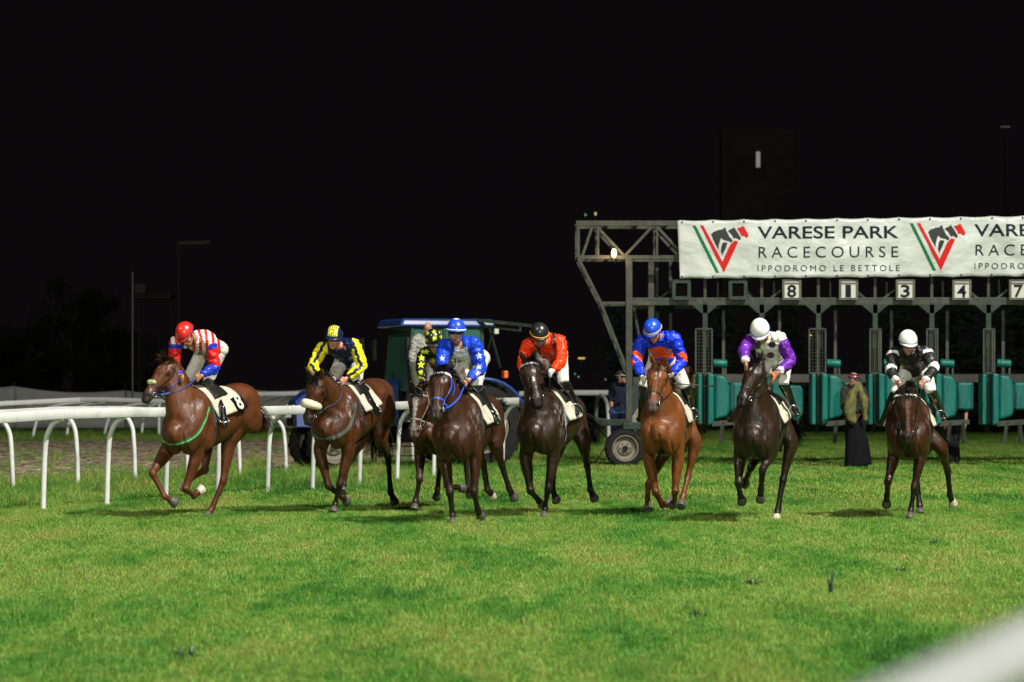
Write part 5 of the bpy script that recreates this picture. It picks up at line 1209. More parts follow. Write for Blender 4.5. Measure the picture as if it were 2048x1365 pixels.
# ------------------------------------------------------------------ wheel, tractor
def wheel(parent, c, r, wd, rot, rimr, lugs=22, name='wheel'):
    """rot: matrix whose x axis is the axle pointing outward"""
    o = bpy.data.objects.new(name, bpy.data.meshes.new(name))
    ax, ay, az = rot @ Vector((1, 0, 0)), rot @ Vector((0, 1, 0)), rot @ Vector((0, 0, 1))
    def rev(prof, n=48):
        bm = bmesh.new(); rings = []
        for k in range(n):
            a = 2 * math.pi * k / n; rings.append([bm.verts.new(c + ax * x + (ay * math.cos(a) + az * math.sin(a)) * q) for x, q in prof])
        for k in range(n):
            A, B = rings[k], rings[(k + 1) % n]
            for j in range(len(prof) - 1): bm.faces.new((A[j], A[j + 1], B[j + 1], B[j]))
        return bm, rings
    h = wd / 2
    bm, _ = rev([(-h * .6, rimr), (-h, rimr * 1.08), (-h, r * .86), (-h * .82, r * .96), (-h * .4, r), (h * .4, r), (h * .82, r * .96), (h, r * .86), (h * 1.02, (r + rimr) / 2), (h, rimr * 1.08), (h * .7, rimr)])
    for k in range(lugs):
        for s in (-1, 1):
            a = 2 * math.pi * (k + (.5 if s > 0 else 0)) / lugs; d = ay * math.cos(a) + az * math.sin(a); tdir = -ay * math.sin(a) + az * math.cos(a)
            bar(bm, c + ax * (s * h * .05) + d * r, c + ax * (s * h * .9) + d * r * .965 + tdir * r * .14, r * .06, r * .045, up=d)
    ty = finish('tyre', bm, M['tyre'], parent, smooth=True); e = ty.modifiers.new('e', 'EDGE_SPLIT'); e.split_angle = R(40)
    bm, rg = rev([(h * .72, rimr * 1.02), (h * .98, rimr * 1.0), (h * .98, rimr * .93), (h * .5, rimr * .86), (h * .15, rimr * .8), (h * .1, rimr * .62), (h * .42, rimr * .5), (h * .5, rimr * .3), (h * .5, rimr * .27)])
    bm.faces.new([r_[-1] for r_ in rg]); rim = finish('rim', bm, M['rim'], parent, smooth=True); e = rim.modifiers.new('e', 'EDGE_SPLIT'); e.split_angle = R(35)
    bm = bmesh.new()
    tube(bm, [c + ax * h * .4, c + ax * h * .95], rimr * .2, 16)
    for k in range(6):
        a = 2 * math.pi * k / 6; d = ay * math.cos(a) + az * math.sin(a); tube(bm, [c + ax * h * .42 + d * rimr * .38, c + ax * h * .62 + d * rimr * .38], rimr * .05, 8)
    finish('hub', bm, M['dark'], parent, smooth=False)
    bpy.data.objects.remove(o)
    return rim
def tractor():
    O = Vector(((860 - HX) / F * 54.5, 54.6, 0)); root = empty('tractor', O, 'blue farm tractor with a dark glass cab standing behind the rail', 'tractor')
    an = R(20); fw = Vector((-math.cos(an), -math.sin(an), 0)); sd = Vector((math.sin(an), -math.cos(an), 0))   # nose to the left, near side to the camera
    def T(f, s, z): return O + fw * f + sd * s + UPZ * z
    rot = Matrix((fw, sd, UPZ)).transposed()
    def bx(bm, f, s, z, a, b, c, tp=1): box(bm, T(f, s, z), (a, b, c), rot, tp)
    # measured: front wheel hub, rear wheel hub
    wr = Matrix((sd, fw, UPZ)).transposed()
    wf = T(2.12, .62, .5); wheel(root, wf, .5, .34, wr, .35, 18)
    wheel(root, T(2.12, -.62, .5), .5, .34, Matrix((-sd, fw, UPZ)).transposed(), .35, 18)
    wheel(root, T(-.75, .74, .82), .82, .46, wr, .5, 22); wheel(root, T(-.75, -.74, .82), .82, .46, Matrix((-sd, fw, UPZ)).transposed(), .5, 22)
    bm = bmesh.new(); bx(bm, 1.1, 0, .72, 2.6, .5, .4); bx(bm, -.6, 0, .8, 1.0, .6, .55); tube(bm, [T(2.12, .55, .5), T(2.12, -.55, .5)], .08, 8); tube(bm, [T(-.75, .6, .82), T(-.75, -.6, .82)], .12, 8); finish('chassis', bm, M['dark'], root, bevel=.02)
    bm = bmesh.new(); vs = []
    for f, z0, z1, wv in ((2.75, .82, 1.32, .3), (2.5, .82, 1.5, .36), (1.4, .82, 1.66, .38), (.75, .82, 1.74, .4)):
        vs.append([bm.verts.new(T(f, s, z)) for s, z in ((-wv, z0), (wv, z0), (wv, z1 - .12), (wv * .75, z1), (-wv * .75, z1), (-wv, z1 - .12))])
    for a, b in zip(vs[:-1], vs[1:]):
        for k in range(6): bm.faces.new((a[k], a[(k + 1) % 6], b[(k + 1) % 6], b[k]))
    bm.faces.new(vs[0]); bm.faces.new(vs[-1][::-1]); finish('hood', bm, M['blue_paint'], root, bevel=.02)
    bm = bmesh.new(); bx(bm, 2.77, 0, 1.05, .03, .5, .38); finish('grille', bm, M['dark'], root)
    for s in (-.22, .22):
        bm = bmesh.new(); bx(bm, 2.79, s, 1.2, .03, .12, .09); finish('headlight', bm, mat('headlight_lens', (.4, .4, .38), .1), root, bevel=.01)
    # cab frame and glass
    z0, z1 = 1.0, 2.72; ff, fr = .72, -.85; hw0, hw1 = .72, .68
    cn = {}
    bm = bmesh.new()
    for nm, f0, f1 in (('a', ff, ff - .14), ('b', -.05, -.05), ('c', fr, fr + .04)):
        for s in (-1, 1): bar(bm, T(f0, s * hw0, z0), T(f1, s * hw1, z1), .06, .06, up=fw)
    for s in (-1, 1): bar(bm, T(ff, s * hw0, z0), T(fr, s * hw0, z0), .06, .06); bar(bm, T(ff - .14, s * hw1, z1), T(fr, s * hw1, z1), .05, .05)
    bar(bm, T(ff, -hw0, z0 + .02), T(ff, hw0, z0 + .02), .05, .05); bar(bm, T(fr, -hw0, 1.5), T(fr, hw0, 1.5), .05, .05)
    finish('cab_frame', bm, M['gate_dark'], root, bevel=.01)
    gm, n, b = nt('cab_glass'); b.inputs['Base Color'].default_value = (.06, .17, .13, 1); b.inputs['Roughness'].default_value = .08; b.inputs['Transmission Weight'].default_value = .45; b.inputs['IOR'].default_value = 1.2
    def pane(name, q):
        bm = bmesh.new(); bm.faces.new([bm.verts.new(p) for p in q]); o = finish(name, bm, gm, root); md = o.modifiers.new('t', 'SOLIDIFY'); md.thickness = .006
    for s in (-1, 1):
        pane('door_glass', [T(ff, s * hw0, z0), T(-.05, s * hw0, z0), T(-.05, s * hw1, z1), T(ff - .14, s * hw1, z1)])
        pane('rear_side_glass', [T(-.05, s * hw0, z0), T(fr, s * hw0, z0), T(fr + .04, s * hw1, z1), T(-.05, s * hw1, z1)])
    pane('windscreen', [T(ff, -hw0, 1.5), T(ff, hw0, 1.5), T(ff - .14, hw1, z1), T(ff - .14, -hw1, z1)])
    pane('rear_glass', [T(fr, -hw0, 1.5), T(fr, hw0, 1.5), T(fr + .04, hw1, z1), T(fr + .04, -hw1, z1)])
    bm = bmesh.new(); bx(bm, -.12, 0, z1 + .08, 1.95, 1.56, .16, .93); o = finish('roof', bm, M['blue_paint'], root, bevel=.05, seg=3)
    bm = bmesh.new(); bx(bm, -.15, 0, 1.3, .5, .5, .12); bx(bm, -.38, 0, 1.62, .12, .48, .6); finish('driver_seat', bm, M['leather'], root, bevel=.04)
    bm = bmesh.new(); cc = T(.35, 0, 1.72); a1 = (fw * .5 + UPZ * .8).normalized().cross(sd); tube(bm, [cc + (sd * math.cos(a) + (fw * .4 + UPZ * .9).normalized() * math.sin(a)) * .2 for a in [2 * math.pi * i / 20 for i in range(20)]], .014, 6, closed=True); tube(bm, [T(.6, 0, 1.2), cc], .03, 8); bar(bm, cc - sd * .2, cc + sd * .2, .02, .02); finish('steering_wheel', bm, M['dark'], root, smooth=True)
    bm = bmesh.new(); bx(bm, .62, 0, 1.35, .2, .6, .5); bx(bm, 0.1, .0, 1.06, 1.3, 1.2, .08); finish('dashboard', bm, M['dark'], root, bevel=.03)
    for s in (-1, 1):   # rear mudguards
        bm = bmesh.new(); rows = []
        for k in range(15):
            a = R(8 + 150 * k / 14); q = T(-.75 + math.cos(a) * .93, s * .5, .84 + math.sin(a) * .93); q2 = T(-.75 + math.cos(a) * .93, s * .99, .84 + math.sin(a) * .93); q3 = T(-.75 + math.cos(a) * .87, s * 1.0, .84 + math.sin(a) * .87); rows.append([bm.verts.new(v) for v in (q, q2, q3)])
        for k in range(14):
            for j in (0, 1): bm.faces.new((rows[k][j], rows[k][j + 1], rows[k + 1][j + 1], rows[k + 1][j]))
        o = finish('mudguard', bm, M['blue_paint'], root, smooth=True); md = o.modifiers.new('t', 'SOLIDIFY'); md.thickness = .02
        bm = bmesh.new(); bx(bm, -1.22, s * .85, 1.82, .08, .16, .14); finish('tail_light', bm, mat('orange_lens', (.7, .12, .02), .25), root, bevel=.015)
        bm = bmesh.new(); m0 = T(.7, s * .74, 2.2); tube(bm, [T(.66, s * .7, 1.95), T(.75, s * .95, 2.0), T(.78, s * 1.02, 2.25)], .016, 6, sub=3); finish('mirror_arm', bm, M['dark'], root)
        bm = bmesh.new(); bx(bm, .8, s * 1.02, 2.3, .05, .2, .42); finish('mirror', bm, M['gate_dark'], root, bevel=.03)
    bm = bmesh.new(); tube(bm, [T(1.5, .42, 1.5), T(1.5, .44, 2.5)], .045, 10); finish('exhaust', bm, M['dark'], root)
    for s in (.6, -.6):
        bm = bmesh.new(); bx(bm, -1.12, s, 2.66, .1, .14, .14); finish('work_lamp', bm, mat('work_lamp_lens', (.6, .6, .5), .15), root, bevel=.03)
    # lowered boom arm folded over the cab back
    bm = bmesh.new(); a = P(948, 640, 54.2); b_ = P(1062, 652, 53.6); bar(bm, a, b_, .07, .06); bar(bm, P(965, 652, 54.2), P(1040, 662, 53.7), .04, .04); bar(bm, P(1040, 650, 53.7), P(1041, 663, 53.7), .03, .03); bar(bm, P(990, 647, 54), P(975, 700, 54.3), .025, .025); bar(bm, P(978, 655, 54.2), P(1000, 735, 54.6), .04, .04)
    finish('boom', bm, M['gate_dark'], root)
    bm = bmesh.new(); v = P(842, 838, 53.2); box(bm, v - UPZ * .02, (.62, .4, .04)); box(bm, Vector((v.x, v.y, v.z / 2 + .1)), (.08, .08, v.z - .3)); bar(bm, Vector((v.x, v.y, .9)), T(0, .3, .9), .06, .06); finish('step_plate', bm, M['dark'], root)
    # wire platform step beside it
    bm = bmesh.new()
    for x in (752, 800, 846):
        bar(bm, P(x, 893, 56.2), P(x, 935, 56.2), .02, .02)
    for y in (893, 912): bar(bm, P(752, y, 56.2), P(846, y, 56.2), .02, .02)
    o = empty('steel_step', G(800, 935), 'low dark wire frame step on the ground beside the tractor', 'step'); finish('frame', bm, M['dark'], o)

# ------------------------------------------------------------------ starting gate
YG = 56.2
def gate():
    root = empty('starting_gate', Vector(((1258 - HX) / F * YG, YG, 0)), 'long steel starting gate on wheels with green padded stalls', 'starting gate')
    gs, gd = M['gate_steel'], M['gate_dark']
    XE = 2330; Yb = YG + 1.15
    def q(px, py, Y=YG): return P(px, py, Y)
    def pb(px, py): return P(px, py, YG)   # plane of the front; back plane uses same world x,z
    def back(v): return Vector((v.x, Yb, v.z))
    # truss
    bm = bmesh.new()
    for f in (lambda v: v, back):
        bar(bm, f(q(1152, 447)), f(q(XE, 447)), .1, .1, up=Vector((0, 1, 0))); bar(bm, f(q(1155, 515)), f(q(XE, 515)), .075, .075, up=Vector((0, 1, 0)))
        bar(bm, f(q(1156, 447)), f(q(1156, 515)), .07, .07)
        x = 1190; up = True
        while x < XE - 60:
            bar(bm, f(q(x, 450 if up else 512)), f(q(x + 58, 512 if up else 450)), .055, .055, up=Vector((0, 1, 0))); up = not up; x += 60
        bar(bm, f(q(1165, 512)), f(q(1186, 450)), .05, .05, up=Vector((0, 1, 0)))
        for x in (1196, 1314, 1432, 1550, 1668): bar(bm, f(q(x, 448)), f(q(x, 514)), .045, .045)
    for x in (1156, 1216, 1276, 1336, 1396): bar(bm, q(x, 447), back(q(x, 447)), .05, .05); bar(bm, q(x, 515), back(q(x, 515)), .045, .045); bar(bm, q(x, 447), back(q(x + 60, 447)), .035, .035)
    finish('truss', bm, gs, root, bevel=.006)
    # outrigger struts at the left end
    bm = bmesh.new()
    for f in (lambda v: v, back):
        bar(bm, f(q(1157, 518)), f(q(1202, 607)), .075, .06); bar(bm, f(q(1202, 607)), f(q(1256, 745)), .075, .06); bar(bm, f(q(1201, 607)), f(q(1256, 607)), .06, .05, up=Vector((0, 1, 0)))
    finish('strut', bm, gs, root, bevel=.006)
    # columns of the end bay
    for px, wd, dy, yb in ((1258, .13, 0, 862), (1302, .12, .5, 862), (1314, .07, .9, 835), (1341, .07, 1.1, 690)):
        bm = bmesh.new(); Yc = YG + dy; a = P(px, 517, Yc); b = P(px, yb, Yc); box(bm, (a + b) / 2, (wd, wd, (a - b).z)); finish('column', bm, gs if px != 1314 else gd, root, bevel=.01)
    bm = bmesh.new(); bar(bm, P(1268, 615, YG + .3), P(1283, 700, YG + .3), .06, .05); bar(bm, P(1268, 607, YG + .3), P(1302, 607, YG + .3), .05, .05); bar(bm, P(1313, 602, YG + .5), P(1345, 577, YG + .5), .05, .04); finish('brace', bm, gd, root)
    bm = bmesh.new(); bar(bm, q(1262, 605), q(XE, 604), .12, .085, up=Vector((0, 1, 0))); bar(bm, q(1262, 598, YG - .03), q(XE, 597, YG - .03), .04, .03, up=Vector((0, 1, 0))); bar(bm, back(q(1262, 610)), back(q(XE, 610)), .1, .07, up=Vector((0, 1, 0))); finish('main_beam', bm, gs, root, bevel=.008)
    bm = bmesh.new(); bar(bm, q(1262, 521), q(XE, 521), .05, .04, up=Vector((0, 1, 0)))
    finish('upper_beam', bm, gs, root)
    # chassis, draw bar and wheel
    bm = bmesh.new(); box(bm, q(1290, 852), (.9, .8, .14)); box(bm, P(1284, 800, YG + .4), (.5, .5, .55)); box(bm, P(1280, 770, YG + .35), (.3, .3, .3)); bar(bm, q(1262, 845), P(1178, 846, YG - .6), .1, .13); bar(bm, q(1258, 690), q(1310, 690), .05, .05)
    bar(bm, P(1190, 840, YG), q(1262, 850), .1, .1); finish('chassis', bm, gd, root, bevel=.015)
    bm = bmesh.new(); prism(bm, [(0, 0), (.55, 0), (.55, .1), (.4, .42), (.3, .46)], .03, origin=q(1256, 846)); finish('mudguard', bm, mat('worn_mudguard', (.15, .15, .1), .6, var=.3, dirt=.4), root)
    wc = P(1249, 897, YG - .28); wc.z = .38; wr = Matrix((Vector((math.sin(R(8)), -math.cos(R(8)), 0)), Vector((-math.cos(R(8)), -math.sin(R(8)), 0)), UPZ)).transposed(); wheel(root, wc, .385, .24, wr, .26, 26)
    wc2 = wc.copy(); wc2.x = (2230 - HX) / F * YG; 
    bm = bmesh.new(); tube(bm, [P(1185, 850, YG - .4), P(1215, 880, YG - .45), P(1190, 925, YG - .5)], .014, 6, sub=5); finish('hose', bm, M['dark'], root)
    # stalls
    for k in range(7):
        px = 1410 + 113.3 * k; vis = px < 2060
        if px > 2120: break
        o = None; bm = bmesh.new()
        a = P(px, 603, YG); box(bm, Vector((a.x, YG, (a.z + 2.35) / 2 + .0)), (.1, .1, a.z - 2.35)); bar(bm, P(px - 12, 607, YG), P(px, 640, YG), .04, .04, up=Vector((0, 1, 0))); bar(bm, P(px + 12, 607, YG), P(px, 640, YG), .04, .04, up=Vector((0, 1, 0)))
        box(bm, Vector((a.x, YG, 1.8)), (.07, .07, 1.9)); prism(bm, [(-.28, 0), (.28, 0), (.07, -.18), (-.07, -.18)], .03, origin=P(px, 609, YG - .05))
        part = finish('stall_partition', bm, gd, root, bevel=.006)
        # see-through mesh guard
        bm = bmesh.new(); x0, x1 = -.30, .12; z0, z1 = 1.86, 2.73; c = Vector((a.x, YG - .12, 0)); wide = (k in (0, 2)); x0, x1 = (-.19, .13) if wide else (-.11, .10)
        for x in (x0, x0 + .17 if not wide else x0 + .16, x1): bar(bm, c + Vector((x, 0, z0)), c + Vector((x, 0, z1)), .03, .03)
        for z in (z0, z1): bar(bm, c + Vector((x0, 0, z)), c + Vector((x1, 0, z)), .03, .03, up=Vector((0, 1, 0)))
        for i in range(1, 13): z = z0 + (z1 - z0) * i / 13; bar(bm, c + Vector((x0, 0, z)), c + Vector((x1, 0, z)), .006, .006, up=Vector((0, 1, 0)))
        for i in range(1, 5): x = x0 + (x1 - x0) * i / 5; bar(bm, c + Vector((x, 0, z0)), c + Vector((x, 0, z1)), .006, .006)
        finish('mesh_guard', bm, gs, part)
        def padded(name, pts, th, y, bev=.05):
            bm = bmesh.new(); prism(bm, pts, th, origin=Vector((a.x, y, 0))); o = finish(name, bm, M['pad'], part, bevel=bev, seg=4, smooth=True)
            w_ = o.modifiers.new('n', 'WEIGHTED_NORMAL'); return o
        padded('post_pad', [(-.16, .84), (-.07, .84), (-.07, 1.84), (-.16, 1.84)], .5, YG - .25, .03)
        padded('front_pad', [(.03, .82), (.15, .86), (.16, 1.0), (.16, 1.84), (.03, 1.86)], .34, YG - .36, .04)
        padded('stall_door', [(.17, .93), (.43, 1.0), (.47, 1.12), (.47, 1.55), (.44, 1.72), (.36, 1.81), (.17, 1.83)], .16, YG - .25, .06)
        padded('rear_pad', [(.40, 1.04), (.66, 1.1), (.66, 1.66), (.40, 1.66)], .12, Yb - .3)
        padded('tail_gate', [(.55, 1.12), (1.04, 1.12), (1.04, 1.68), (.55, 1.68)] if k != 1 else [(-.1, .7), (.72, .7), (.95, 1.05), (.95, 1.55), (.9, 1.62), (-.1, 1.63)], .14, Yb + .1)
        bm = bmesh.new(); tube(bm, [Vector((a.x + .15, YG - .1, 2.06)), Vector((a.x + .43, YG - .1, 2.04))], .08, 14); o = finish('head_roll', bm, M['pad'], part, bevel=.02, smooth=True)
        bm = bmesh.new(); bar(bm, Vector((a.x + .42, Yb - .4, 1.6)), Vector((a.x + .42, Yb - .4, 3.3)), .06, .06); bar(bm, Vector((a.x + .4, YG - .1, 1.8)), Vector((a.x + .4, YG - .1, 2.06)), .035, .035); finish('rear_post', bm, gs, part)
        bm = bmesh.new(); bar(bm, Vector((a.x + .12, YG - .2, .86)), Vector((a.x + .72, YG - .1, .9)), .05, .1); bar(bm, Vector((a.x + .34, YG - .17, .9)), Vector((a.x + .3, YG - .15, .48)), .06, .06); bar(bm, Vector((a.x + .6, YG - .12, .9)), Vector((a.x + .62, YG - .1, .48)), .06, .06)
        finish('foot_board', bm, gs, part)
        bm = bmesh.new(); box(bm, Vector((a.x - .02, YG + .05, 1.3)), (.09, .1, 1.25)); finish('door_gap_shade', bm, M['dark'], part)  # dark box set into the gap between pads in place of its shade
        # uprights and x braces between beam and banner
        bm = bmesh.new(); box(bm, Vector((a.x, YG, 3.55)), (.055, .055, .75)); box(bm, Vector((a.x + .28, YG + .4, 3.55)), (.04, .04, .75))
        if k % 2 == 1:
            for s in (-1, 1): bar(bm, Vector((a.x + .0, YG + .1, 3.2)), Vector((a.x + s * .55, YG + .1, 3.62)), .04, .04, up=Vector((0, 1, 0))); bar(bm, Vector((a.x + .2, Yb, 3.1)), Vector((a.x + .2 + s * .6, Yb, 3.72)), .05, .05, up=Vector((0, 1, 0)))
        finish('upright', bm, gs, root)
    # number boards
    for px, t in ((1363, ''), (1476, ''), (1583.5, '8'), (1697, '1'), (1810.5, '3'), (1923.5, '4'), (2037, '7')):
        c = P(px, 580, YG - .14); bm = bmesh.new(); wv, hv = .37, .37
        if not t: wv, hv = .34, .33
        for sx in (-1, 1): box(bm, c + Vector((sx * (wv / 2 - .02), 0, 0)), (.045 if t else .07, .05, hv))
        for sz in (-1, 1): box(bm, c + Vector((0, 0, sz * (hv / 2 - .0))), (wv, .052, .03 if t else .07))
        fr = finish('number_frame', bm, mat('board_frame', (.07, .06, .04), .6, var=.3) if t else gd, root)
        bm = bmesh.new()
        if t: box(bm, c + Vector((0, .0, .0)), (wv - .06, .03, hv - .05)); finish('board_or_shade', bm, M['board'], fr)
        else: box(bm, c + Vector((0, .02, 0)), (wv - .1, .01, hv - .1)); finish('board_or_shade', bm, mat('frame_inner_shade', (.003, .003, .003), 1, var=0, spec=0), fr)  # no board here: black fill paints the shaded inside of the empty frame
        if t:
            text_fit(t, px - 9 if t != '1' else px - 6, px + 9 if t != '1' else px + 5, 570 if t != 'x' else 0, 595, YG - .16, M['ink'], fr, 'number', bold=.02)
            bm = bmesh.new(); box(bm, c + Vector((0, -.018, .125)), (wv - .05, .01, .035)); finish('number_clip', bm, mat('clip', (.08, .07, .05), .5), fr)
    # lit bulb hanging from the truss
    c = q(1228, 507, YG - .12); bm = bmesh.new(); bmesh.ops.create_uvsphere(bm, u_segments=16, v_segments=12, radius=.062, matrix=Matrix.Translation(c) @ Matrix.Diagonal((.85, .85, 1.5, 1)))
    bl = finish('bulb', bm, mat('lit_bulb', (1, .8, .5), .3, var=0, emit=((1, .5, .14), 5)), root, smooth=True)
    bm = bmesh.new(); tube(bm, [c - UPZ * .09, c - UPZ * .16], .03, 8); tube(bm, [c - UPZ * .16, c - UPZ * .2 + Vector((.02, 0, 0))], .01, 6); finish('bulb_socket', bm, M['dark'], root)
    l = bpy.data.lights.new('bulb_light', 'POINT'); l.energy = 22; l.color = (1, .6, .3); l.shadow_soft_size = .07; lo = bpy.data.objects.new('bulb_light', l); COL.objects.link(lo); lo.location = c + Vector((0, -.14, 0))

# ------------------------------------------------------------------ banner
def bwave(x, z):
    v = noise.noise(Vector((x * 1.1, z * 1.7, 5))) * .05 + noise.noise(Vector((x * 2.3 + z * 1.5, z * .9, 9))) * .035 + noise.noise(Vector((x * 1.6 - z * 2.2, z * .5, 3))) * .03
    return v
YB = YG - .22
def text_fit(s, x0, x1, y0, y1, Y, m, parent, name='lettering', bold=0.0, wavy=False, space=1.0, rise=0.0):
    cu = bpy.data.curves.new('t', 'FONT'); cu.body = s; cu.size = 1; cu.offset = bold; cu.space_character = space; cu.resolution_u = 6
    to = bpy.data.objects.new('t', cu); COL.objects.link(to); dg = bpy.context.evaluated_depsgraph_get(); dg.update()
    me = bpy.data.meshes.new_from_object(to.evaluated_get(dg)); bpy.data.objects.remove(to)
    bm = bmesh.new(); bm.from_mesh(me); bpy.data.meshes.remove(me)
    xs = [v.co.x for v in bm.verts]; ys = [v.co.y for v in bm.verts]; a, b, c, d = min(xs), max(xs), min(ys), max(ys)
    A, B = P(x0, y1, Y), P(x1, y0, Y)
    if wavy:
        bmesh.ops.triangulate(bm, faces=bm.faces)
        for _ in range(1): bmesh.ops.subdivide_edges(bm, edges=[e for e in bm.edges if e.calc_length() * (B.x - A.x) / (b - a) > .06], cuts=2)
    for v in bm.verts:
        x = A.x + (v.co.x - a) / (b - a) * (B.x - A.x); z = A.z + (v.co.y - c) / (d - c) * (B.z - A.z)
        z += rise * (x - A.x); v.co = (x, Y + (bwave(x, z) - .006 if wavy else 0) - .004, z)
    me = bpy.data.meshes.new(name); bmesh.ops.recalc_face_normals(bm, faces=bm.faces); bm.to_mesh(me); bm.free(); return link(name, me, m, parent, smooth=False)
def banner():
    root = empty('banner', P(1355, 500, YB), 'wide white racecourse banner with horse logo, laced along the top of the gate', 'banner')
    x0, x1 = P(1355, 0, YB).x, P(2560, 0, YB).x; bm = bmesh.new(); nx, nz = 190, 18; rows = []
    for i in range(nx + 1):
        t = i / nx; x = x0 + (x1 - x0) * t; px = 1355 + (2560 - 1355) * t
        yt = 441 - (px - 1355) * .0135; yb = 558.5 - (px - 1355) * .007; yt += 2.2 * abs(math.sin(px * math.pi / 62)); yb -= 2.0 * abs(math.sin(px * math.pi / 62 + .7)); zt, zb = P(px, yt, YB).z, P(px, yb, YB).z; row = []
        for j in range(nz + 1):
            z = zt + (zb - zt) * j / nz; xx = x + (.05 * j / nz if i == 0 else 0); row.append(bm.verts.new((xx, YB + bwave(x, z), z)))
        rows.append(row)
    for i in range(nx):
        for j in range(nz): bm.faces.new((rows[i][j], rows[i][j + 1], rows[i + 1][j + 1], rows[i + 1][j]))
    o = finish('sheet', bm, M['banner'], root, smooth=True); md = o.modifiers.new('t', 'SOLIDIFY'); md.thickness = .003; md.offset = 1
    bm = bmesh.new()
    for px in range(1364, 2060, 62):
        for top in (0, 1):
            py = 445 - (px - 1355) * .0135 if top else 554 - (px - 1355) * .007
            v = P(px, py, YB); v.y += bwave(v.x, v.z) - .012; bmesh.ops.create_uvsphere(bm, u_segments=8, v_segments=6, radius=.018, matrix=Matrix.Translation(v))
    finish('eyelet_row', bm, M['dark'], root)
    def logo(dx, dy):
        k = 4.266
        def poly(pts, m, nm):
            bm = bmesh.new(); f = []
            for X, Yp in pts:
                v = P(1130 + X / k + dx, 420 + Yp / k + dy, YB); f.append(bm.verts.new(v))
            bm.faces.new(f); bmesh.ops.triangulate(bm, faces=bm.faces)
            bmesh.ops.subdivide_edges(bm, edges=[e for e in bm.edges if e.calc_length() > .12], cuts=3)
            bmesh.ops.triangulate(bm, faces=bm.faces)
            for v in bm.verts: v.co.y = YB + bwave(v.co.x, v.co.z) - .0085
            finish(nm, bm, m, root)
        poly([(1088, 135), (1115, 135), (1316, 537), (1287, 537)], M['green_ink'], 'logo_bar')
        poly([(1150, 133), (1178, 133), (1343, 442), (1408, 300), (1425, 303), (1445, 262), (1478, 272), (1356, 537)], M['red_ink'], 'logo_v')
        poly([(1245, 208), (1268, 188), (1310, 172), (1346, 167), (1357, 152), (1361, 166), (1372, 155), (1373, 172), (1388, 198), (1400, 228), (1424, 252), (1430, 268), (1416, 281), (1404, 270), (1378, 264), (1350, 257), (1332, 238), (1324, 262), (1313, 296), (1308, 338), (1286, 300), (1262, 250)], M['grey_ink'], 'logo_horse')
        poly([(1350, 276), (1386, 282), (1370, 330), (1340, 390), (1330, 350), (1336, 303)], M['grey_ink'], 'logo_chest')
        poly([(1388, 180), (1410, 167), (1430, 160), (1437, 145), (1441, 157), (1449, 148), (1451, 162), (1466, 182), (1480, 205), (1500, 240), (1496, 255), (1484, 258), (1474, 246), (1455, 240), (1440, 246), (1428, 222), (1410, 200)], M['grey_ink'], 'logo_horse')
        poly([(1466, 160), (1490, 150), (1510, 145), (1518, 132), (1522, 145), (1531, 136), (1531, 152), (1545, 175), (1565, 215), (1560, 235), (1545, 238), (1534, 228), (1520, 222), (1505, 226), (1495, 200), (1480, 177)], M['red_ink'], 'logo_horse')
    for dx, dy in ((0, 0), (434, -4.5)):
        logo(dx, dy)
        text_fit('VARESE PARK', 1515 + dx, 1797 + dx, 453 + dy - 0, 478 + dy + 0, YB, M['ink'], root, bold=.012, wavy=True, rise=.004)
        text_fit('RACECOURSE', 1517 + dx, 1796 + dx, 494 + dy, 516 + dy, YB, M['ink'], root, bold=-.004, wavy=True, space=1.5, rise=.004)
        text_fit('IPPODROMO LE BETTOLE', 1515 + dx, 1799 + dx, 531 + dy, 543 + dy, YB, M['ink'], root, bold=-.004, wavy=True, space=1.45, rise=.002)

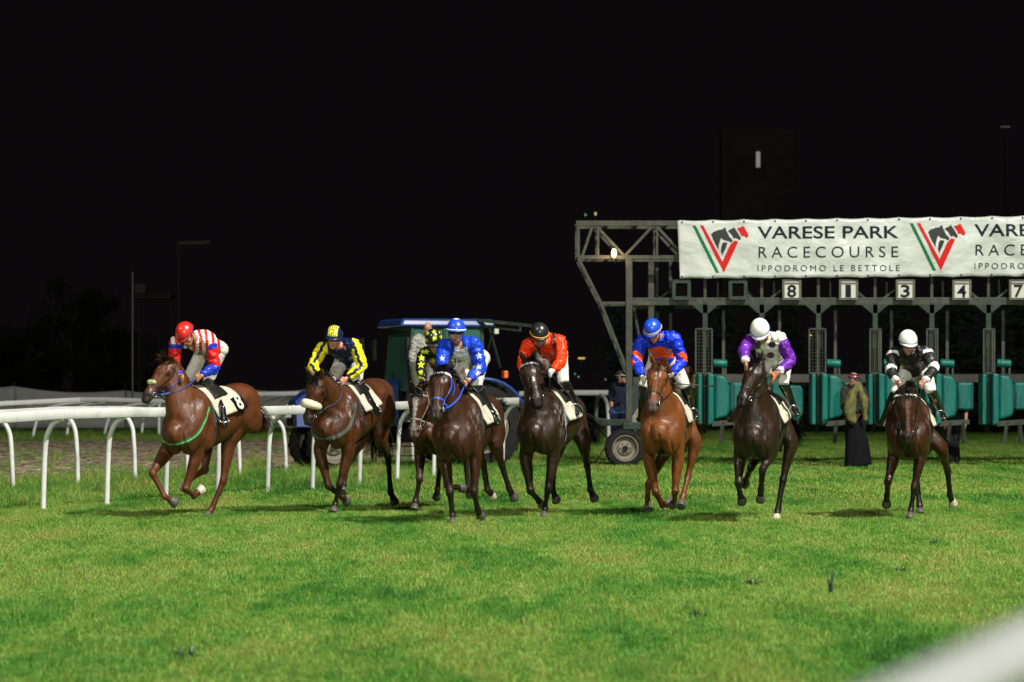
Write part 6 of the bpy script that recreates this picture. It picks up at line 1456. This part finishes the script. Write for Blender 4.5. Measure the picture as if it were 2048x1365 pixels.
# ------------------------------------------------------------------ far lights and posts
def far_bits():
    m = M['gate_dark']
    root = empty('observation_tower', Vector(((305 - HX) / F * 130, 130, 0)), 'dim judges tower platform on thin legs at the left', 'tower')
    mt = mat('dim_tower_steel', (.05, .04, .035), .8, var=.2, spec=.1)
    for px in (278, 343):
        bm = bmesh.new(); a = P(px, 596, 130); box(bm, (a.x, 130, a.z / 2), (.09, .09, a.z)); finish('leg', bm, mt, root)
    bm = bmesh.new(); a = P(308, 594, 130); box(bm, a, (1.75, 1.2, .22)); finish('platform', bm, mt, root)
    bm = bmesh.new(); a = P(281, 578, 130); box(bm, a, (.5, .5, .42)); finish('cabin_box', bm, mat('dim_cabin', (.09, .075, .065), .8), root, bevel=.02)
    bm = bmesh.new(); a = P(265, 545, 112); tube(bm, [Vector((a.x, 112, 0)), a], .035, 8); tag(finish('pole', bm, mat('pale_pole', (.16, .16, .17), .4)), 'tall thin pale pole left of the leading horse', 'pole')
    root = empty('camera_boom', Vector(((360 - HX) / F * 140, 140, 0)), 'dim horizontal arm on a mast above the leading jockey', 'mast')
    bm = bmesh.new(); bar(bm, P(357, 487, 140), P(420, 485, 140), .12, .14); finish('arm', bm, mat('dim_arm', (.2, .17, .08), .8), root)
    bm = bmesh.new(); a = P(357, 487, 140); box(bm, (a.x, 140, a.z / 2), (.1, .1, a.z)); finish('mast', bm, mat('dark_mast', (.09, .085, .085), .9, spec=.05), root)
    def lamp(name, label, px, py, Y, sx, sz, col, st, post=True):
        c = P(px, py, Y); root = empty(name, Vector((c.x, Y, 0)), label, 'lamp', 'far lights in the dark')
        bm = bmesh.new(); box(bm, c, (sx, .1, sz)); finish('lamp_head', bm, mat('distant_lamp', col, .5, var=0, emit=(col, st)), root, bevel=.02)
        if post: bm = bmesh.new(); box(bm, (c.x, Y + .1, (c.z - sz / 2) / 2), (.12, .12, c.z - sz / 2)); finish('post', bm, mat('unlit_post', (.1, .095, .095), 1, var=0, spec=0), root)
    # unlit block of flats with one lit stair window
    bl = empty('building', Vector(((1515 - HX) / F * 240, 245, 0)), 'nearly black building with one lit window above the banner', 'building'); mb = mat('dark_render', (.16, .145, .145), 1, var=.3, scale=.25, spec=0)
    bm = bmesh.new(); c = P(1515, 300, 245); box(bm, (c.x, 246, 12), (6.2, 2, 24)); wl = finish('wall', bm, mb, bl)
    bm = bmesh.new(); c = P(1516, 322, 244.8); box(bm, c, (.42, .2, 1.75)); fr = finish('window', bm, mb, bl)
    bm = bmesh.new(); box(bm, c + Vector((0, -.12, .1)), (.34, .04, 1.35)); finish('pane', bm, mat('lit_pane', (.5, .5, .42), .5, var=.3, emit=((.75, .72, .6), .28)), fr)
    lamp('far_lamp', 'very faint thin light near the upper right edge', 2011, 254, 300, 1.0, .08, (.5, .45, .4), .2)
    lamp('far_lamp', 'tiny yellow light above the left end of the truss, right one of two', 1191, 428, 200, .12, .2, (1, .85, .35), .7)
    lamp('far_lamp', 'tiny green light above the left end of the truss, left one of two', 1171, 430, 200, .1, .14, (.4, .9, .25), .5)
    lamp('far_lamp', 'small orange streak of light between orange jockey and gate', 1163, 717, 180, .45, .09, (1, .55, .12), .9)
    lamp('far_lamp', 'tiny pale dot of light low in the dark left of the capped man', 1211, 759, 170, .1, .1, (.9, .75, .5), .7)
    lamp('far_lamp', 'tiny green dot of light just right of the jockey in orange', 1150, 748, 170, .07, .07, (.3, .9, .5), .5)
    lamp('far_lamp', 'tiny white dot of light right of the jockey in orange', 1157, 754, 170, .07, .07, (.8, .9, .9), .5)
    lamp('far_lamp', 'short orange light beside the mesh guard of stall one', 1620, 671, 120, .12, .04, (1, .6, .2), 2.2)

# ------------------------------------------------------------------ handlers and bystanders
def bystanders():
    def flat(c): return lambda q: colr(q['n'], c)
    make_person(dict(seed=31, Y=57.6, k=1.14, stand=True, cat='man', label='man in a dark vest and police style cap beside the gate wheel', group='people around the gate',
        neck=(1243, 769), head=(1243, 752), pelvis=(1240, 826), sp=1, sh=-1, shoulders=((1226, 776), (1260, 776)), look=(62, -6, 0), skin=(.3, .15, .1), hat='cap', hpat=flat((.006, .015, .05)), peak=(.01, .01, .02), hband=(.3, .3, .22),
        arms=[dict(e=(1223, 808), h=(1232, 842), fist=False, s=(-1, -1)), dict(e=(1262, 806), h=(1256, 830), s=(-1, -1))], legs=[dict(k=(1233, 864), a=(1232, 906), t=(1236, 912), s=(-1, 1, -1)), dict(k=(1248, 864), a=(1250, 906), t=(1254, 912), s=(-1, 1, -1))],
        pat=lambda q: np.where((q['arm'] >= 0)[:, None], colr(q['n'], (.012, .012, .02)), colr(q['n'], (.012, .014, .03))), sleeve=.5, topname='vest', topmat='cloth_any', legcol=(.02, .04, .09), wr=.004))
    make_person(dict(seed=32, Y=58.6, k=1.16, stand=True, cat='man', label='bald bearded man in sunglasses and cream shirt behind the gate', group='people around the gate',
        neck=(1377, 760), head=(1377, 744), pelvis=(1377, 808), shoulders=((1358, 768), (1396, 768)), look=(38, 4, 0), skin=(.36, .18, .11), hat='none', beard=(.04, .03, .025), goggles='dark',
        arms=[dict(e=(1354, 798), h=(1358, 824)), dict(e=(1400, 798), h=(1398, 824))], legs=[dict(k=(1370, 852), a=(1369, 892), t=(1370, 900), s=(-1, 1, -1)), dict(k=(1384, 852), a=(1385, 892), t=(1387, 900), s=(-1, 1, -1))],
        pat=flat((.5, .42, .27)), sleeve=.5, topname='shirt', topmat='cloth_any', legcol=(.02, .02, .025), wr=.004))
    make_person(dict(seed=33, Y=58.8, k=1.14, stand=True, cat='man', label='man in glasses peeking out behind the purple sleeved jockey', group='people around the gate',
        neck=(1566, 767), head=(1568, 751), pelvis=(1566, 815), shoulders=((1549, 775), (1584, 775)), look=(50, 4, 0), skin=(.4, .2, .13), hat='hair', goggles=(.1, .08, .06),
        arms=[dict(e=(1546, 805), h=(1550, 830)), dict(e=(1588, 805), h=(1584, 830))], legs=[dict(k=(1560, 855), a=(1560, 892), t=(1562, 900), s=(-1, 1, -1)), dict(k=(1574, 855), a=(1574, 892), t=(1576, 900), s=(-1, 1, -1))],
        pat=flat((.03, .03, .04)), sleeve=.5, topname='shirt', topmat='cloth_any', legcol=(.015, .015, .02), wr=.004))
    # handler stooping with folded blankets over the arms, long dark apron
    sp = make_person(dict(seed=34, Y=55.0, k=1.1, stand=True, cat='handler', label='stall handler in dark cap carrying folded khaki blankets before the stalls', group='people around the gate',
        neck=(1706, 775), head=(1708, 757), pelvis=(1712, 825), shoulders=((1690, 782), (1724, 782)), look=(70, 8, 0), skin=(.35, .17, .12), hat='cap', hpat=lambda q: np.where(((q['z'] < .07) & (q['z'] > .054))[:, None], colr(q['n'], (.35, .03, .04)), colr(q['n'], (.012, .012, .018))), peak=(.01, .01, .012),
        arms=[dict(e=(1688, 815), h=(1704, 838)), dict(e=(1734, 812), h=(1718, 830))], legs=[dict(k=(1700, 875), a=(1700, 922), t=(1698, 932), s=(-1, 1, -1)), dict(k=(1722, 875), a=(1730, 922), t=(1734, 932), s=(-1, 1, -1))],
        pat=flat((.03, .03, .025)), topname='jacket', topmat='cloth_any', legcol=(.01, .01, .011), wr=.006))
    s2 = Shells(); q = lambda x, y, Y=54.8: P(x, y, Y)
    s2.loft([q(1706, 848), q(1712, 880), q(1717, 930)], [(.16, .14), (.2, .16), (.26, .18)], Vector((1, 0, 0)), n=20, sub=5, cap=.15); me = s2.fuse('apron', .018, 2); wrinkle(me, .03, 3.2, 4, (1.4, 1.4, .25)); link('apron', me, M['black_cloth'], sp['root'])
    s2 = Shells(); s2.loft([q(1714, 770, 54.7), q(1703, 795, 54.6), q(1700, 826, 54.6), q(1706, 842, 54.6)], [(.05, .07), (.085, .08), (.095, .08), (.07, .06)], Vector((1, 0, 0)), n=14, sub=4); s2.loft([q(1718, 770, 54.7), q(1728, 800, 54.6), q(1732, 838, 54.6)], [(.04, .06), (.06, .06), (.04, .05)], Vector((1, 0, 0)), n=14, sub=4)
    me = s2.fuse('blanket', .014, 2); wrinkle(me, .035, 5, 8, (1.5, 1.3, .45)); root = empty('folded_blanket', q(1706, 848), 'khaki blankets folded over the arms of the stall handler', 'blanket'); link('cloth', me, mat('khaki_blanket', (.11, .105, .04), .9, spec=.1, var=.55, scale=9, bump=.8), root)
    make_person(dict(seed=35, Y=57.9, k=1.08, stand=True, cat='man', label='man in black trousers mostly hidden behind the rightmost horse', group='people around the gate',
        neck=(1906, 800), head=(1896, 795), pelvis=(1908, 838), shoulders=((1890, 802), (1926, 802)), look=(40, 5, 0), skin=(.4, .2, .13), hat='cap', hpat=flat((.012, .012, .018)), peak=(.01, .01, .012),
        arms=[dict(e=(1888, 826), h=(1890, 848)), dict(e=(1932, 830), h=(1929, 856), fist=True, s=(1, -1))], legs=[dict(k=(1898, 878), a=(1900, 924), t=(1896, 933), s=(-1, 1, -1)), dict(k=(1911, 878), a=(1914, 924), t=(1914, 935), s=(-1, 1, -1))],
        pat=flat((.01, .02, .03)), sleeve=.5, topname='shirt', topmat='cloth_any', legcol=(.01, .01, .012), wr=.005))
    make_person(dict(seed=36, Y=53.2, k=.98, stand=True, ground=0, cat='man', label='bald man in a grey shirt seen from behind on the tractor step', group='people around the gate',
        neck=(852, 672), head=(856, 655), pelvis=(838, 730), shoulders=((832, 681), (872, 679)), look=(170, 0, 0), skin=(.38, .19, .13), hat='none',
        arms=[dict(e=(824, 716), h=(836, 744)), dict(e=(880, 716), h=(872, 744))], legs=[dict(k=(832, 775), a=(832, 826), t=(830, 836), s=(-1, 1, 1)), dict(k=(852, 775), a=(852, 826), t=(852, 836), s=(-1, 1, 1))],
        pat=flat((.3, .3, .26)), topname='shirt', topmat='cloth_any', legcol=(.08, .085, .06), wr=.01))
setup_mats()
ground(); grass(); rails(); trees(); tractor(); gate(); banner(); far_bits()
H = build_horses(); J = build_jockeys(H); bystanders()
